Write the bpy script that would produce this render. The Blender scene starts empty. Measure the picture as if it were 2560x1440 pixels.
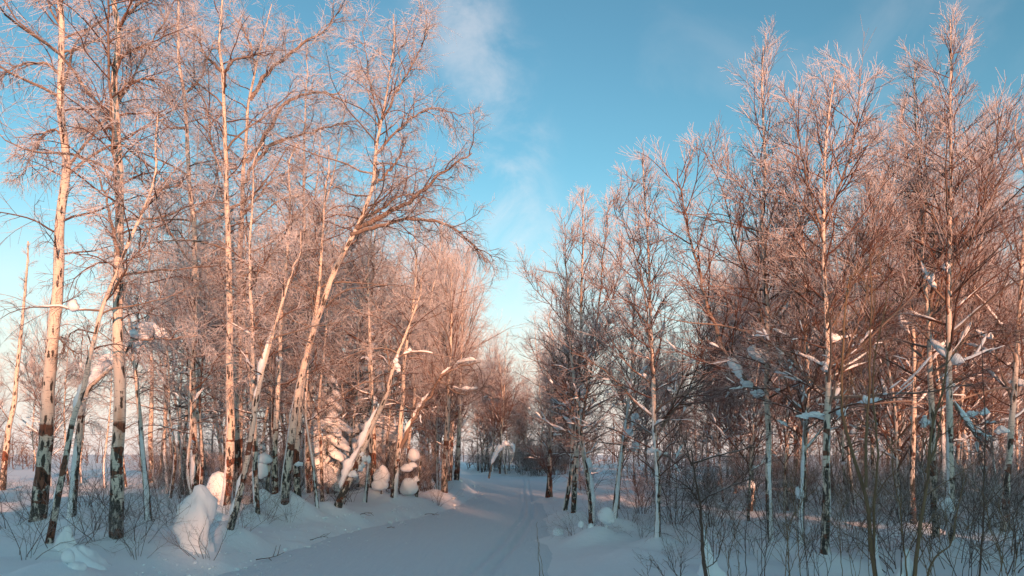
import bpy, bmesh, math
import numpy as np

# ------------------------------------------------------------------ camera, sky, sun, exposure
scene = bpy.context.scene
COL = scene.collection
EYE = 1.7                 # camera height above the path
F = 1990.0                # focal length in pixels of the 2560-wide picture (28 mm)
CX, HY = 1280.0, 1130.0   # optical axis column, horizon row

cam_data = bpy.data.cameras.new('camera')
cam_data.lens = 28.0
cam_data.sensor_width = 36.0
cam_data.shift_y = (HY - 720.0) / 2560.0
cam_data.clip_start = 0.05
cam_data.clip_end = 3000.0
cam = bpy.data.objects.new('camera', cam_data)
cam.location = (0.0, 0.0, EYE)
cam.rotation_euler = (math.radians(90), 0, 0)
COL.objects.link(cam)
scene.camera = cam

SUN_AZ, SUN_EL = math.radians(163), math.radians(9)   # azimuth from +Y (view direction) towards +X
SUN_DIR = np.array([math.sin(SUN_AZ) * math.cos(SUN_EL), math.cos(SUN_AZ) * math.cos(SUN_EL), math.sin(SUN_EL)])

world = bpy.data.worlds.new('World')
scene.world = world
world.use_nodes = True
wn, wl = world.node_tree.nodes, world.node_tree.links
wn.clear()


def N(nodes, typ, **kw):
    n = nodes.new(typ)
    for k, v in kw.items():
        if k.startswith('i_'):
            key = k[2:]
            key = int(key) if key.isdigit() else key
            n.inputs[key].default_value = v
        else:
            setattr(n, k, v)
    return n


def build_world():
    out = N(wn, 'ShaderNodeOutputWorld')
    bg = N(wn, 'ShaderNodeBackground', i_Strength=0.13)
    sky = N(wn, 'ShaderNodeTexSky', sky_type='NISHITA', sun_disc=False, sun_elevation=SUN_EL, sun_rotation=SUN_AZ,
            altitude=100.0, air_density=1.0, dust_density=0.6, ozone_density=1.0)
    # thin sunset-lit cirrus: noise over the whole dome, one denser wisp rising out of the gap above the path
    tc = N(wn, 'ShaderNodeTexCoord')
    mp = N(wn, 'ShaderNodeMapping')
    mp.inputs['Scale'].default_value = (2.2, 2.2, 3.4)
    mp.inputs['Rotation'].default_value = (0.2, 0.5, 0.3)
    wl.new(tc.outputs['Generated'], mp.inputs['Vector'])
    nz = N(wn, 'ShaderNodeTexNoise', i_Scale=1.7, i_Detail=7.0, i_Roughness=0.55, i_Distortion=0.9)
    wl.new(mp.outputs['Vector'], nz.inputs['Vector'])
    r1 = N(wn, 'ShaderNodeMapRange', i_1=0.5, i_2=0.78, i_3=0.0, i_4=1.0)
    r1.interpolation_type = 'SMOOTHSTEP'
    wl.new(nz.outputs['Fac'], r1.inputs[0])
    # wisp plane: normal of the great circle through two directions
    def d(px, py):
        v = np.array([(px - CX) / F, 1.0, (HY - py) / F])
        return v / np.linalg.norm(v)
    nrm = np.cross(d(1175, 120), d(1330, 640))
    nrm /= np.linalg.norm(nrm)
    dp = N(wn, 'ShaderNodeVectorMath', operation='DOT_PRODUCT')
    dp.inputs[1].default_value = nrm
    nz2 = N(wn, 'ShaderNodeTexNoise', i_Scale=5.0, i_Detail=6.0, i_Roughness=0.6)
    wl.new(tc.outputs['Generated'], nz2.inputs['Vector'])
    wl.new(tc.outputs['Generated'], dp.inputs[0])
    ad = N(wn, 'ShaderNodeMath', operation='MULTIPLY_ADD', i_1=0.10, i_2=-0.05)
    wl.new(nz2.outputs['Fac'], ad.inputs[0])
    sm = N(wn, 'ShaderNodeMath', operation='ADD')
    wl.new(dp.outputs['Value'], sm.inputs[0])
    wl.new(ad.outputs[0], sm.inputs[1])
    ab = N(wn, 'ShaderNodeMath', operation='ABSOLUTE')
    wl.new(sm.outputs[0], ab.inputs[0])
    r2 = N(wn, 'ShaderNodeMapRange', i_1=0.0, i_2=0.075, i_3=1.0, i_4=0.0)
    r2.interpolation_type = 'SMOOTHSTEP'
    wl.new(ab.outputs[0], r2.inputs[0])
    nz3 = N(wn, 'ShaderNodeTexNoise', i_Scale=9.0, i_Detail=8.0, i_Roughness=0.62, i_Distortion=0.6)
    wl.new(tc.outputs['Generated'], nz3.inputs['Vector'])
    r3 = N(wn, 'ShaderNodeMapRange', i_1=0.38, i_2=0.68, i_3=0.0, i_4=1.0)
    r3.interpolation_type = 'SMOOTHSTEP'
    wl.new(nz3.outputs['Fac'], r3.inputs[0])
    m1 = N(wn, 'ShaderNodeMath', operation='MULTIPLY')
    wl.new(r2.outputs[0], m1.inputs[0])
    wl.new(r3.outputs[0], m1.inputs[1])
    m2 = N(wn, 'ShaderNodeMath', operation='MULTIPLY', i_1=0.34)
    wl.new(m1.outputs[0], m2.inputs[0])
    m3 = N(wn, 'ShaderNodeMath', operation='MULTIPLY', i_1=0.12)
    wl.new(r1.outputs[0], m3.inputs[0])
    mx = N(wn, 'ShaderNodeMath', operation='MAXIMUM')
    wl.new(m2.outputs[0], mx.inputs[0])
    wl.new(m3.outputs[0], mx.inputs[1])
    mix = N(wn, 'ShaderNodeMix', data_type='RGBA')
    wl.new(mx.outputs[0], mix.inputs[0])
    tint = N(wn, 'ShaderNodeMix', data_type='RGBA', blend_type='MULTIPLY')
    tint.inputs[0].default_value = 1.0
    wl.new(sky.outputs[0], tint.inputs[6])
    tint.inputs[7].default_value = (0.56 / 3, 0.755 / 3, 0.725 / 3, 1)
    gm = N(wn, 'ShaderNodeGamma', i_1=1.3)
    wl.new(tint.outputs[2], gm.inputs[0])
    sc3 = N(wn, 'ShaderNodeVectorMath', operation='SCALE')
    sc3.inputs['Scale'].default_value = 3.0
    wl.new(gm.outputs[0], sc3.inputs[0])
    # pale rosy band of dusty air low round the whole horizon
    sx = N(wn, 'ShaderNodeSeparateXYZ')
    wl.new(tc.outputs['Generated'], sx.inputs[0])
    hz = N(wn, 'ShaderNodeMapRange', i_1=-0.02, i_2=0.36, i_3=0.95, i_4=0.0)
    hz.interpolation_type = 'SMOOTHERSTEP'
    wl.new(sx.outputs[2], hz.inputs[0])
    hm = N(wn, 'ShaderNodeMix', data_type='RGBA')
    wl.new(hz.outputs[0], hm.inputs[0])
    wl.new(sc3.outputs[0], hm.inputs[6])
    hm.inputs[7].default_value = (3.2, 2.8, 2.75, 1)
    wl.new(hm.outputs[2], mix.inputs[6])
    mix.inputs[7].default_value = (4.0, 3.5, 3.4, 1)
    wl.new(mix.outputs[2], bg.inputs['Color'])
    wl.new(bg.outputs[0], out.inputs['Surface'])


build_world()

sd = bpy.data.lights.new('sun', 'SUN')
sd.energy = 3.1
sd.angle = math.radians(0.6)
sd.color = (1.0, 0.44, 0.25)
sun = bpy.data.objects.new('sun', sd)
COL.objects.link(sun)
from mathutils import Vector
sun.rotation_euler = Vector(SUN_DIR).to_track_quat('Z', 'Y').to_euler()
sun.location = Vector(SUN_DIR) * 100

vs = scene.view_settings
vs.view_transform = 'Standard'
vs.look = 'None'
vs.gamma = 1.0
vs.exposure = 1.2
vs.use_curve_mapping = False
scene.render.engine = 'CYCLES'
cy = scene.cycles
cy.use_denoising = True
cy.max_bounces = 6
cy.diffuse_bounces = 4
cy.glossy_bounces = 2
cy.transparent_max_bounces = 4
cy.sample_clamp_indirect = 4.0

# ------------------------------------------------------------------ small maths
RNG = np.random.default_rng(20)


def norm(v):
    return v / np.maximum(np.linalg.norm(v, axis=-1, keepdims=True), 1e-9)


def sstep(a, b, x):
    t = np.clip((x - a) / (b - a), 0, 1)
    return t * t * (3 - 2 * t)


def _hash(ix, iy, s):
    h = (ix.astype(np.int64) * 374761393 + iy.astype(np.int64) * 668265263 + s * 1442695041) & 0xFFFFFFFF
    h = ((h ^ (h >> 13)) * 1274126177) & 0xFFFFFFFF
    return ((h ^ (h >> 16)) & 0xFFFF) / 65535.0


def vnoise(x, y, s=0):
    x, y = np.asarray(x, float), np.asarray(y, float)
    ix, iy = np.floor(x), np.floor(y)
    fx, fy = x - ix, y - iy
    fx, fy = fx * fx * (3 - 2 * fx), fy * fy * (3 - 2 * fy)
    a, b = _hash(ix, iy, s), _hash(ix + 1, iy, s)
    c, d = _hash(ix, iy + 1, s), _hash(ix + 1, iy + 1, s)
    return (a + (b - a) * fx) * (1 - fy) + (c + (d - c) * fx) * fy - 0.5


def fbm(x, y, s=0, o=4):
    r, a = 0.0, 1.0
    for k in range(o):
        r = r + a * vnoise(x, y, s + k * 17)
        x, y, a = x * 2.03 + 5.1, y * 2.03 + 1.7, a * 0.5
    return r


# ------------------------------------------------------------------ the lie of the snow
_ky = np.array([-200, -20, 0, 8, 10.9, 14.4, 17.8, 20.5, 23, 28, 34, 44, 52, 56, 60, 66, 90, 200])
_kl = np.array([-4.2, -4.2, -4.1, -4.0, -3.94, -3.65, -3.2, -2.4, -1.75, -1.45, -1.4, -1.9, -2.9, -5.0, -9.5, -17, -42, -150])
_kr = np.array([0.2, 0.2, 0.2, 0.22, 0.27, 0.45, 0.6, 0.7, 0.78, 0.95, 1.25, 2.0, 2.2, 0.6, -3.5, -11, -36, -144])
_fy = np.linspace(-200, 200, 4001)


def _smooth(k, w=21):
    v = np.interp(_fy, _ky, k)
    p = np.pad(v, w, mode='edge')
    return np.convolve(p, np.ones(2 * w + 1) / (2 * w + 1), 'valid')


_xl, _xr = _smooth(_kl), _smooth(_kr)


def xl(y): return np.interp(y, _fy, _xl)
def xr(y): return np.interp(y, _fy, _xr)


MOUNDS = []     # (x, y, height, radius)


def ground_z(x, y, mounds=True):
    x, y = np.asarray(x, float), np.asarray(y, float)
    l = xl(y) + 0.25 * vnoise(y * 0.9, y * 0 + 3.3, 5)
    dl, dr = l - x, x - xr(y)
    d = np.maximum(dl, dr)
    left = sstep(-0.5, 0.5, dl - dr)
    out = left * sstep(-0.1, 1.5, d) + (1 - left) * sstep(-0.2, 1.6, d)
    z = -0.05 + out * (left * 0.36 + (1 - left) * 0.20)
    far = np.exp(-np.maximum(d, 0) / 60.0)
    z = z + out * far * (0.22 * fbm(x * 0.45, y * 0.45, 3) + 0.15 * fbm(x * 1.3, y * 1.3, 9, 3) * sstep(0.3, 1.5, d))
    berm = left * np.exp(-((d - 0.5) / 0.32) ** 2) * (0.06 + 0.07 * vnoise(x * 0.9, y * 0.5, 21) + 0.05 * fbm(x * 4, y * 3, 22, 3))
    z = z + berm * sstep(60, 40, y) + left * sstep(-0.1, 0.15, d) * sstep(1.3, 0.5, d) * 0.11 * fbm(x * 2.6, y * 2.6, 27, 3) * sstep(60, 40, y)
    z = z + sstep(1.5, 5, np.abs(d)) * out * 0.10
    if mounds:
        for mx, my, h, r in MOUNDS:
            q = ((x - mx) ** 2 + (y - my) ** 2) / (r * r)
            z = z + h * np.exp(-q * q * 0.6 - q * 0.5)
    return z


def solve_depth(px, py, zg=None):
    """depth Y at which the picture point px,py lies on the snow"""
    Y = F * 1.35 / max(py - HY, 5)
    for _ in range(12):
        X = (px - CX) / F * Y
        z = float(ground_z(X, Y, False)) if zg is None else zg
        Y = 0.5 * Y + 0.5 * F * (EYE - z) / max(py - HY, 5)
    return Y


def w3(px, py, Y):
    return np.array([(px - CX) / F * Y, Y, EYE + (HY - py) / F * Y])


# ------------------------------------------------------------------ mesh helpers
class MB:
    """collects vertices, quads / tris and two point attributes, builds one mesh"""
    def __init__(self):
        self.V, self.Q, self.T, self.A, self.B, self.n = [], [], [], [], [], 0

    def add(self, V, Q=None, T=None, frost=None, bark=None):
        m = len(V)
        self.V.append(V)
        if Q is not None and len(Q): self.Q.append(Q + self.n)
        if T is not None and len(T): self.T.append(T + self.n)
        self.A.append(np.zeros(m) if frost is None else frost)
        self.B.append(np.zeros((m, 3)) if bark is None else bark)
        self.n += m
        return self

    def tubes(self, P, R, sides=3, frost=None, bark=False, cap=False):
        n, k, _ = P.shape
        if n == 0: return self
        T = norm(np.gradient(P, axis=1))
        ch = norm(P[:, -1] - P[:, 0])
        ref = np.where(np.abs(ch[:, 2:3]) > 0.75, np.array([[1.0, 0.15, 0]]), np.array([[0.05, 0.1, 1.0]]))[:, None, :]
        U = norm(np.cross(T, ref))
        W = np.cross(T, U)
        a = np.arange(sides) / sides * 2 * math.pi
        ca, sa = np.cos(a)[None, None, :, None], np.sin(a)[None, None, :, None]
        V = P[:, :, None, :] + R[:, :, None, None] * (ca * U[:, :, None, :] + sa * W[:, :, None, :])
        i = np.arange(n)[:, None, None] * k * sides + np.arange(k - 1)[None, :, None] * sides
        j = np.arange(sides)[None, None, :]
        j2 = (j + 1) % sides
        Q = np.stack([i + j, i + j2, i + sides + j2, i + sides + j], -1).reshape(-1, 4)
        fr = None
        if frost is not None:
            fr = np.repeat(np.broadcast_to(frost, (n, k))[:, :, None], sides, 2).reshape(-1)
        bk = None
        if bark:
            s = np.concatenate([np.zeros((n, 1)), np.cumsum(np.linalg.norm(np.diff(P, axis=1), axis=2), 1)], 1)
            rr = R[:, :1] * np.ones_like(R) * 0.5 + R * 0.5
            bk = np.stack([rr[:, :, None] * np.cos(a), rr[:, :, None] * np.sin(a), np.repeat(s[:, :, None], sides, 2)], -1).reshape(-1, 3)
        Tt = None
        V = V.reshape(-1, 3)
        if cap:
            base = np.arange(n) * k * sides
            top = base + (k - 1) * sides
            Tt = []
            for q in range(1, sides - 1):
                Tt.append(np.stack([base, base + q + 1, base + q], -1))
                Tt.append(np.stack([top, top + q, top + q + 1], -1))
            Tt = np.concatenate(Tt)
        return self.add(V, Q, Tt, fr, bk)

    def mesh(self, name, mat, smooth=True):
        V = np.concatenate(self.V) if self.V else np.zeros((0, 3))
        Q = np.concatenate(self.Q) if self.Q else np.zeros((0, 4), int)
        T = np.concatenate(self.T) if self.T else np.zeros((0, 3), int)
        me = bpy.data.meshes.new(name)
        me.vertices.add(len(V))
        me.vertices.foreach_set('co', V.astype(np.float32).ravel())
        nl = len(Q) * 4 + len(T) * 3
        me.loops.add(nl)
        me.loops.foreach_set('vertex_index', np.concatenate([Q.ravel(), T.ravel()]).astype(np.int32))
        me.polygons.add(len(Q) + len(T))
        ls = np.concatenate([np.arange(len(Q)) * 4, len(Q) * 4 + np.arange(len(T)) * 3])
        me.polygons.foreach_set('loop_start', ls.astype(np.int32))
        if smooth:
            me.polygons.foreach_set('use_smooth', np.ones(len(Q) + len(T), bool))
        me.update(calc_edges=True)
        A = np.concatenate(self.A)
        if np.any(A):
            at = me.attributes.new('frost', 'FLOAT', 'POINT')
            at.data.foreach_set('value', A.astype(np.float32))
        B = np.concatenate(self.B)
        if np.any(B):
            at = me.attributes.new('bark', 'FLOAT_VECTOR', 'POINT')
            at.data.foreach_set('vector', B.astype(np.float32).ravel())
        me.materials.append(mat)
        return me

    def obj(self, name, mat, parent=None, smooth=True):
        o = bpy.data.objects.new(name, self.mesh(name, mat, smooth))
        COL.objects.link(o)
        if parent: o.parent = parent
        return o


def tag(o, label=None, cat=None, group=None, kind=None):
    for k, v in (('label', label), ('category', cat), ('group', group), ('kind', kind)):
        if v: o[k] = v
    return o


def empty(name, loc, rz=0.0, sc=1.0):
    o = bpy.data.objects.new(name, None)
    o.empty_display_size = 0.2
    o.location = loc
    o.rotation_euler = (0, 0, rz)
    o.scale = (sc, sc, sc) if np.isscalar(sc) else sc
    COL.objects.link(o)
    return o


def copy_tree(o, loc, rz, sc):
    c = o.copy()
    COL.objects.link(c)
    c.location, c.rotation_euler, c.scale = loc, (0, 0, rz), ((sc, sc, sc) if np.isscalar(sc) else sc)
    for ch in o.children:
        d = ch.copy()
        COL.objects.link(d)
        d.parent = c
        for g in ch.children:
            e = g.copy()
            COL.objects.link(e)
            e.parent = d
    return c


def resample(pts, n, smooth=True):
    """even arclength samples of a Catmull-Rom curve through pts"""
    pts = np.asarray(pts, float)
    if smooth and len(pts) > 2:
        p = np.vstack([2 * pts[0] - pts[1], pts, 2 * pts[-1] - pts[-2]])
        o = []
        for i in range(1, len(p) - 2):
            t = np.linspace(0, 1, 12, endpoint=False)[:, None]
            a, b, c, d = p[i - 1], p[i], p[i + 1], p[i + 2]
            o.append(0.5 * (2 * b + (c - a) * t + (2 * a - 5 * b + 4 * c - d) * t ** 2 + (3 * b - a - 3 * c + d) * t ** 3))
        pts = np.vstack(o + [pts[-1:]])
    s = np.concatenate([[0], np.cumsum(np.linalg.norm(np.diff(pts, axis=0), axis=1))])
    q = np.linspace(0, s[-1], n)
    return np.stack([np.interp(q, s, pts[:, k]) for k in range(3)], 1)


def resample_n(p, u0, u1, n):
    f = np.linspace(u0, u1, n) * (len(p) - 1)
    i = np.minimum(f.astype(int), len(p) - 2)
    w = (f - i)[:, None]
    return p[i] * (1 - w) + p[i + 1] * w


_bm = bmesh.new()
bmesh.ops.create_icosphere(_bm, subdivisions=3, radius=1.0)
ICO_V = np.array([v.co[:] for v in _bm.verts])
ICO_T = np.array([[v.index for v in f.verts] for f in _bm.faces])
_bm.free()
_bm = bmesh.new()
bmesh.ops.create_icosphere(_bm, subdivisions=2, radius=1.0)
ICO2_V = np.array([v.co[:] for v in _bm.verts])
ICO2_T = np.array([[v.index for v in f.verts] for f in _bm.faces])
_bm.free()


def blob(c, r, rng, lo=False, amp=0.22, flat=0.35):
    V, T = (ICO2_V, ICO2_T) if lo else (ICO_V, ICO_T)
    s = int(rng.integers(1000))
    n = fbm(V[:, 0] * 1.3 + V[:, 2] * 0.9 + 3, V[:, 1] * 1.3 - V[:, 2] * 0.7, s, 3)
    W = V * (1 + amp * n * 2)[:, None]
    W[:, 2] = np.where(W[:, 2] < 0, W[:, 2] * (1 - flat), W[:, 2])
    return W * np.asarray(r) + np.asarray(c), T


def clump(c, r, rng, n=9):
    """an uneven pile of snow: lumps of different size sagging into one another"""
    mb = MB()
    r = np.asarray(r, float)
    ax = norm(np.array([[rng.normal(), rng.normal(), rng.uniform(-0.9, 0.3)]]))[0]
    for i in range(n):
        t = rng.uniform(-1.0, 1.0)
        k = rng.uniform(0.25, 0.7) * (1 - 0.45 * abs(t))
        V, T = blob(np.asarray(c) + ax * r * t + rng.normal(size=3) * r * 0.16, r * k * rng.uniform(0.75, 1.2, 3), rng, False, 0.5, 0.4)
        mb.add(V, T=T)
    return mb


# ------------------------------------------------------------------ materials
def mat_new(name):
    m = bpy.data.materials.new(name)
    m.use_nodes = True
    n, l = m.node_tree.nodes, m.node_tree.links
    n.clear()
    out = N(n, 'ShaderNodeOutputMaterial')
    b = N(n, 'ShaderNodeBsdfPrincipled')
    b.inputs['Specular IOR Level'].default_value = 0.25
    l.new(b.outputs[0], out.inputs[0])
    return m, n, l, b


def math_node(n, l, op, a, b=None, c=None, clamp=False):
    m = N(n, 'ShaderNodeMath', operation=op, use_clamp=clamp)
    for i, v in enumerate((a, b, c)):
        if v is None: continue
        if hasattr(v, 'links'): l.new(v, m.inputs[i])
        else: m.inputs[i].default_value = v
    return m.outputs[0]


def ramp(n, l, fac, a, b, lo=0.0, hi=1.0):
    m = N(n, 'ShaderNodeMapRange', i_1=a, i_2=b, i_3=lo, i_4=hi)
    m.interpolation_type = 'SMOOTHSTEP'
    l.new(fac, m.inputs[0])
    return m.outputs[0]


def mixc(n, l, fac, a, b):
    m = N(n, 'ShaderNodeMix', data_type='RGBA')
    for i, v in ((0, fac), (6, a), (7, b)):
        if hasattr(v, 'links'): l.new(v, m.inputs[i])
        elif i == 0: m.inputs[0].default_value = v
        else: m.inputs[i].default_value = (*v, 1)
    return m.outputs[2]


def noise(n, l, vec, scale, detail=4.0, rough=0.55, dist=0.0, out='Fac'):
    t = N(n, 'ShaderNodeTexNoise', i_Scale=scale, i_Detail=detail, i_Roughness=rough, i_Distortion=dist)
    if vec is not None: l.new(vec, t.inputs['Vector'])
    return t.outputs[out]


def mapped(n, l, vec, scale, loc=(0, 0, 0)):
    m = N(n, 'ShaderNodeMapping')
    m.inputs['Scale'].default_value = scale
    m.inputs['Location'].default_value = loc
    l.new(vec, m.inputs['Vector'])
    return m.outputs[0]


def snow_mat(name, scale=1.0, packed=False, relief=0.035):
    m, n, l, b = mat_new(name)
    g = N(n, 'ShaderNodeNewGeometry')
    pos = g.outputs['Position']
    c = mixc(n, l, noise(n, l, pos, 0.8 * scale, 5), (0.84, 0.90, 0.94), (0.90, 0.94, 0.96))
    big = noise(n, l, pos, 6.0 * scale, 6, 0.6)
    fine = noise(n, l, pos, 55.0 * scale, 3, 0.6)
    h = math_node(n, l, 'MULTIPLY_ADD', big, 0.9, math_node(n, l, 'MULTIPLY', fine, 0.25))
    if packed:
        st = noise(n, l, mapped(n, l, pos, (9, 0.5, 1)), 1.6, 5, 0.65)
        st2 = noise(n, l, mapped(n, l, pos, (2.2, 0.8, 1)), 2.2, 6, 0.7)
        h = math_node(n, l, 'MULTIPLY_ADD', st, 0.8, h)
        h = math_node(n, l, 'MULTIPLY_ADD', st2, 0.8, h)
        crumb = ramp(n, l, noise(n, l, pos, 9.0, 5, 0.7), 0.60, 0.72)
        c = mixc(n, l, math_node(n, l, 'MULTIPLY', crumb, 0.7), mixc(n, l, st, (0.70, 0.78, 0.84), (0.79, 0.86, 0.90)), (0.93, 0.95, 0.96))
        h = math_node(n, l, 'MULTIPLY_ADD', crumb, 0.5, h)
    bp = N(n, 'ShaderNodeBump', i_Strength=0.5, i_Distance=relief)
    l.new(h, bp.inputs['Height'])
    l.new(bp.outputs[0], b.inputs['Normal'])
    l.new(c, b.inputs['Base Color'])
    b.inputs['Roughness'].default_value = 0.62
    return m


def bark_mat(name, white=(0.62, 0.54, 0.46), red=0.15, dark=1.2):
    m, n, l, b = mat_new(name)
    at = N(n, 'ShaderNodeAttribute', attribute_name='bark')
    oi = N(n, 'ShaderNodeObjectInfo')
    rnd = oi.outputs['Random']
    # every tree reads its own stretch of the bark pattern
    off = N(n, 'ShaderNodeCombineXYZ')
    l.new(math_node(n, l, 'MULTIPLY', rnd, 37.0), off.inputs[2])
    va = N(n, 'ShaderNodeVectorMath', operation='ADD')
    l.new(at.outputs['Vector'], va.inputs[0])
    l.new(off.outputs[0], va.inputs[1])
    co = va.outputs[0]
    sep = N(n, 'ShaderNodeSeparateXYZ')
    l.new(at.outputs['Vector'], sep.inputs[0])
    hgt = sep.outputs[2]
    tone = mixc(n, l, noise(n, l, mapped(n, l, co, (5, 5, 2.0)), 1.0, 5), white, tuple(min(1, c * 1.28) for c in white))
    tone = mixc(n, l, ramp(n, l, noise(n, l, mapped(n, l, co, (3, 3, 0.9)), 1.0, 3), 0.52, 0.75), tone, (0.50, 0.36, 0.27))
    # lenticels: fine dark dashes across the stem
    len_ = ramp(n, l, noise(n, l, mapped(n, l, co, (7, 7, 75)), 1.0, 2, 0.5), 0.60, 0.68)
    c = mixc(n, l, math_node(n, l, 'MULTIPLY', len_, 0.75), tone, (0.10, 0.075, 0.06))
    # black branch scars and cracked patches, growing together towards the base
    low = ramp(n, l, hgt, 0.0, 2.6, 1.0, 0.0)
    wob = noise(n, l, mapped(n, l, co, (9, 9, 9)), 1.0, 4)
    v = N(n, 'ShaderNodeTexVoronoi', i_Scale=1.0)
    wv = N(n, 'ShaderNodeVectorMath', operation='ADD')
    l.new(mapped(n, l, co, (9, 9, 3.4)), wv.inputs[0])
    nc = N(n, 'ShaderNodeVectorMath', operation='SCALE')
    nc.inputs['Scale'].default_value = 0.6
    l.new(noise(n, l, mapped(n, l, co, (14, 14, 14)), 1.0, 3, out='Color'), nc.inputs[0])
    l.new(nc.outputs[0], wv.inputs[1])
    l.new(wv.outputs[0], v.inputs['Vector'])
    thr = math_node(n, l, 'MULTIPLY_ADD', low, 0.18 * dark, 0.30)
    sc = ramp(n, l, math_node(n, l, 'SUBTRACT', v.outputs['Distance'], thr), -0.05, 0.05, 1.0, 0.0)
    cr = noise(n, l, mapped(n, l, co, (16, 16, 7)), 1.0, 6, 0.65, 0.6)
    crk = ramp(n, l, math_node(n, l, 'MULTIPLY_ADD', low, 0.17 * dark, cr), 0.63, 0.68)
    blk = math_node(n, l, 'MAXIMUM', sc, crk)
    c = mixc(n, l, math_node(n, l, 'MULTIPLY', blk, 0.93), c, (0.022, 0.018, 0.016))
    # red-brown bands where the white bark has been stripped off, low on the stem
    one = mapped(n, l, co, (1.2, 1.2, 3.2))
    bd = noise(n, l, one, 1.0, 3, 0.62)
    win = math_node(n, l, 'MULTIPLY', ramp(n, l, hgt, 0.15, 0.5), ramp(n, l, hgt, 1.7, 2.5, 1.0, 0.0))
    band = math_node(n, l, 'MULTIPLY', ramp(n, l, bd, 0.555 - 0.1 * red, 0.575 - 0.1 * red), ramp(n, l, win, 0.45, 0.55))
    bc = mixc(n, l, ramp(n, l, cr, 0.44, 0.62), (0.20, 0.07, 0.04), (0.024, 0.018, 0.015))
    c = mixc(n, l, math_node(n, l, 'MULTIPLY', band, 0.95), c, bc)
    # wind-packed snow stuck along one side
    g = N(n, 'ShaderNodeNewGeometry')
    ang = math_node(n, l, 'MULTIPLY', rnd, 6.283)
    dv = N(n, 'ShaderNodeCombineXYZ')
    l.new(math_node(n, l, 'COSINE', ang), dv.inputs[0])
    l.new(math_node(n, l, 'SINE', ang), dv.inputs[1])
    dv.inputs[2].default_value = 1.4
    dt = N(n, 'ShaderNodeVectorMath', operation='DOT_PRODUCT')
    l.new(g.outputs['Normal'], dt.inputs[0])
    l.new(dv.outputs[0], dt.inputs[1])
    sn = math_node(n, l, 'MULTIPLY_ADD', noise(n, l, mapped(n, l, co, (6, 6, 1.6)), 1.0, 5, 0.6), 1.7, dt.outputs['Value'])
    sn = math_node(n, l, 'MULTIPLY_ADD', ramp(n, l, hgt, 0.0, 5.0, 0.30, -0.35), 1.0, sn)
    sf = ramp(n, l, sn, 1.86, 1.96)
    c = mixc(n, l, sf, c, (0.84, 0.85, 0.86))
    l.new(c, b.inputs['Base Color'])
    b.inputs['Roughness'].default_value = 0.75
    bp = N(n, 'ShaderNodeBump', i_Strength=0.6, i_Distance=0.012)
    hh = math_node(n, l, 'SUBTRACT', math_node(n, l, 'MULTIPLY', sf, 1.2), math_node(n, l, 'ADD', blk, math_node(n, l, 'MULTIPLY', band, 0.6)))
    l.new(hh, bp.inputs['Height'])
    l.new(bp.outputs[0], b.inputs['Normal'])
    return m


def twig_mat(name, wood=(0.085, 0.040, 0.028), wood2=(0.16, 0.085, 0.055), frost_gain=1.0, dust=0.55):
    """thin wood; hoar frost where the 'frost' attribute says, snow dust lying on upper sides"""
    m, n, l, b = mat_new(name)
    at = N(n, 'ShaderNodeAttribute', attribute_name='frost')
    g = N(n, 'ShaderNodeNewGeometry')
    pos = g.outputs['Position']
    nz = noise(n, l, pos, 2.6, 5, 0.6)
    w = mixc(n, l, noise(n, l, pos, 1.1, 2), wood, wood2)
    sp = N(n, 'ShaderNodeSeparateXYZ')
    l.new(g.outputs['Normal'], sp.inputs[0])
    up = math_node(n, l, 'MULTIPLY', sp.outputs[2], 0.22)
    f = math_node(n, l, 'MULTIPLY_ADD', at.outputs['Fac'], frost_gain, up)
    f = math_node(n, l, 'ADD', f, math_node(n, l, 'MULTIPLY_ADD', nz, 1.1, -0.55))
    fr = ramp(n, l, f, 0.25, 0.75)
    c = mixc(n, l, math_node(n, l, 'MULTIPLY', fr, 0.92), w, (0.80, 0.79, 0.80))
    du = math_node(n, l, 'MULTIPLY_ADD', noise(n, l, pos, 5.0, 4), 0.9, sp.outputs[2])
    c = mixc(n, l, math_node(n, l, 'MULTIPLY', ramp(n, l, du, 1.15, 1.35), dust), c, (0.84, 0.85, 0.87))
    l.new(c, b.inputs['Base Color'])
    b.inputs['Roughness'].default_value = 0.7
    return m


M_SNOW = snow_mat('snow')
M_PATH = snow_mat('packed_snow', packed=True, relief=0.06)
M_CAP = snow_mat('snow_cap', 2.2, relief=0.010)
M_BARK = bark_mat('birch_bark')
M_BARK_RED = bark_mat('young_birch_bark', white=(0.36, 0.22, 0.15), red=0.2, dark=0.4)
M_TWIG = twig_mat('frosted_twig')
M_TWIG_R = twig_mat('red_brown_twig', wood=(0.10, 0.045, 0.032), wood2=(0.17, 0.085, 0.06))
M_LIMB = twig_mat('limb_bark', wood=(0.10, 0.065, 0.05), wood2=(0.34, 0.26, 0.21), frost_gain=0.7, dust=0.7)
M_SHRUB = twig_mat('shrub_twig', wood=(0.065, 0.042, 0.034), wood2=(0.15, 0.10, 0.08), frost_gain=0.95, dust=0.8)
M_WILLOW = twig_mat('willow_stem', wood=(0.16, 0.105, 0.06), wood2=(0.25, 0.17, 0.10), frost_gain=0.4, dust=0.4)


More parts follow.
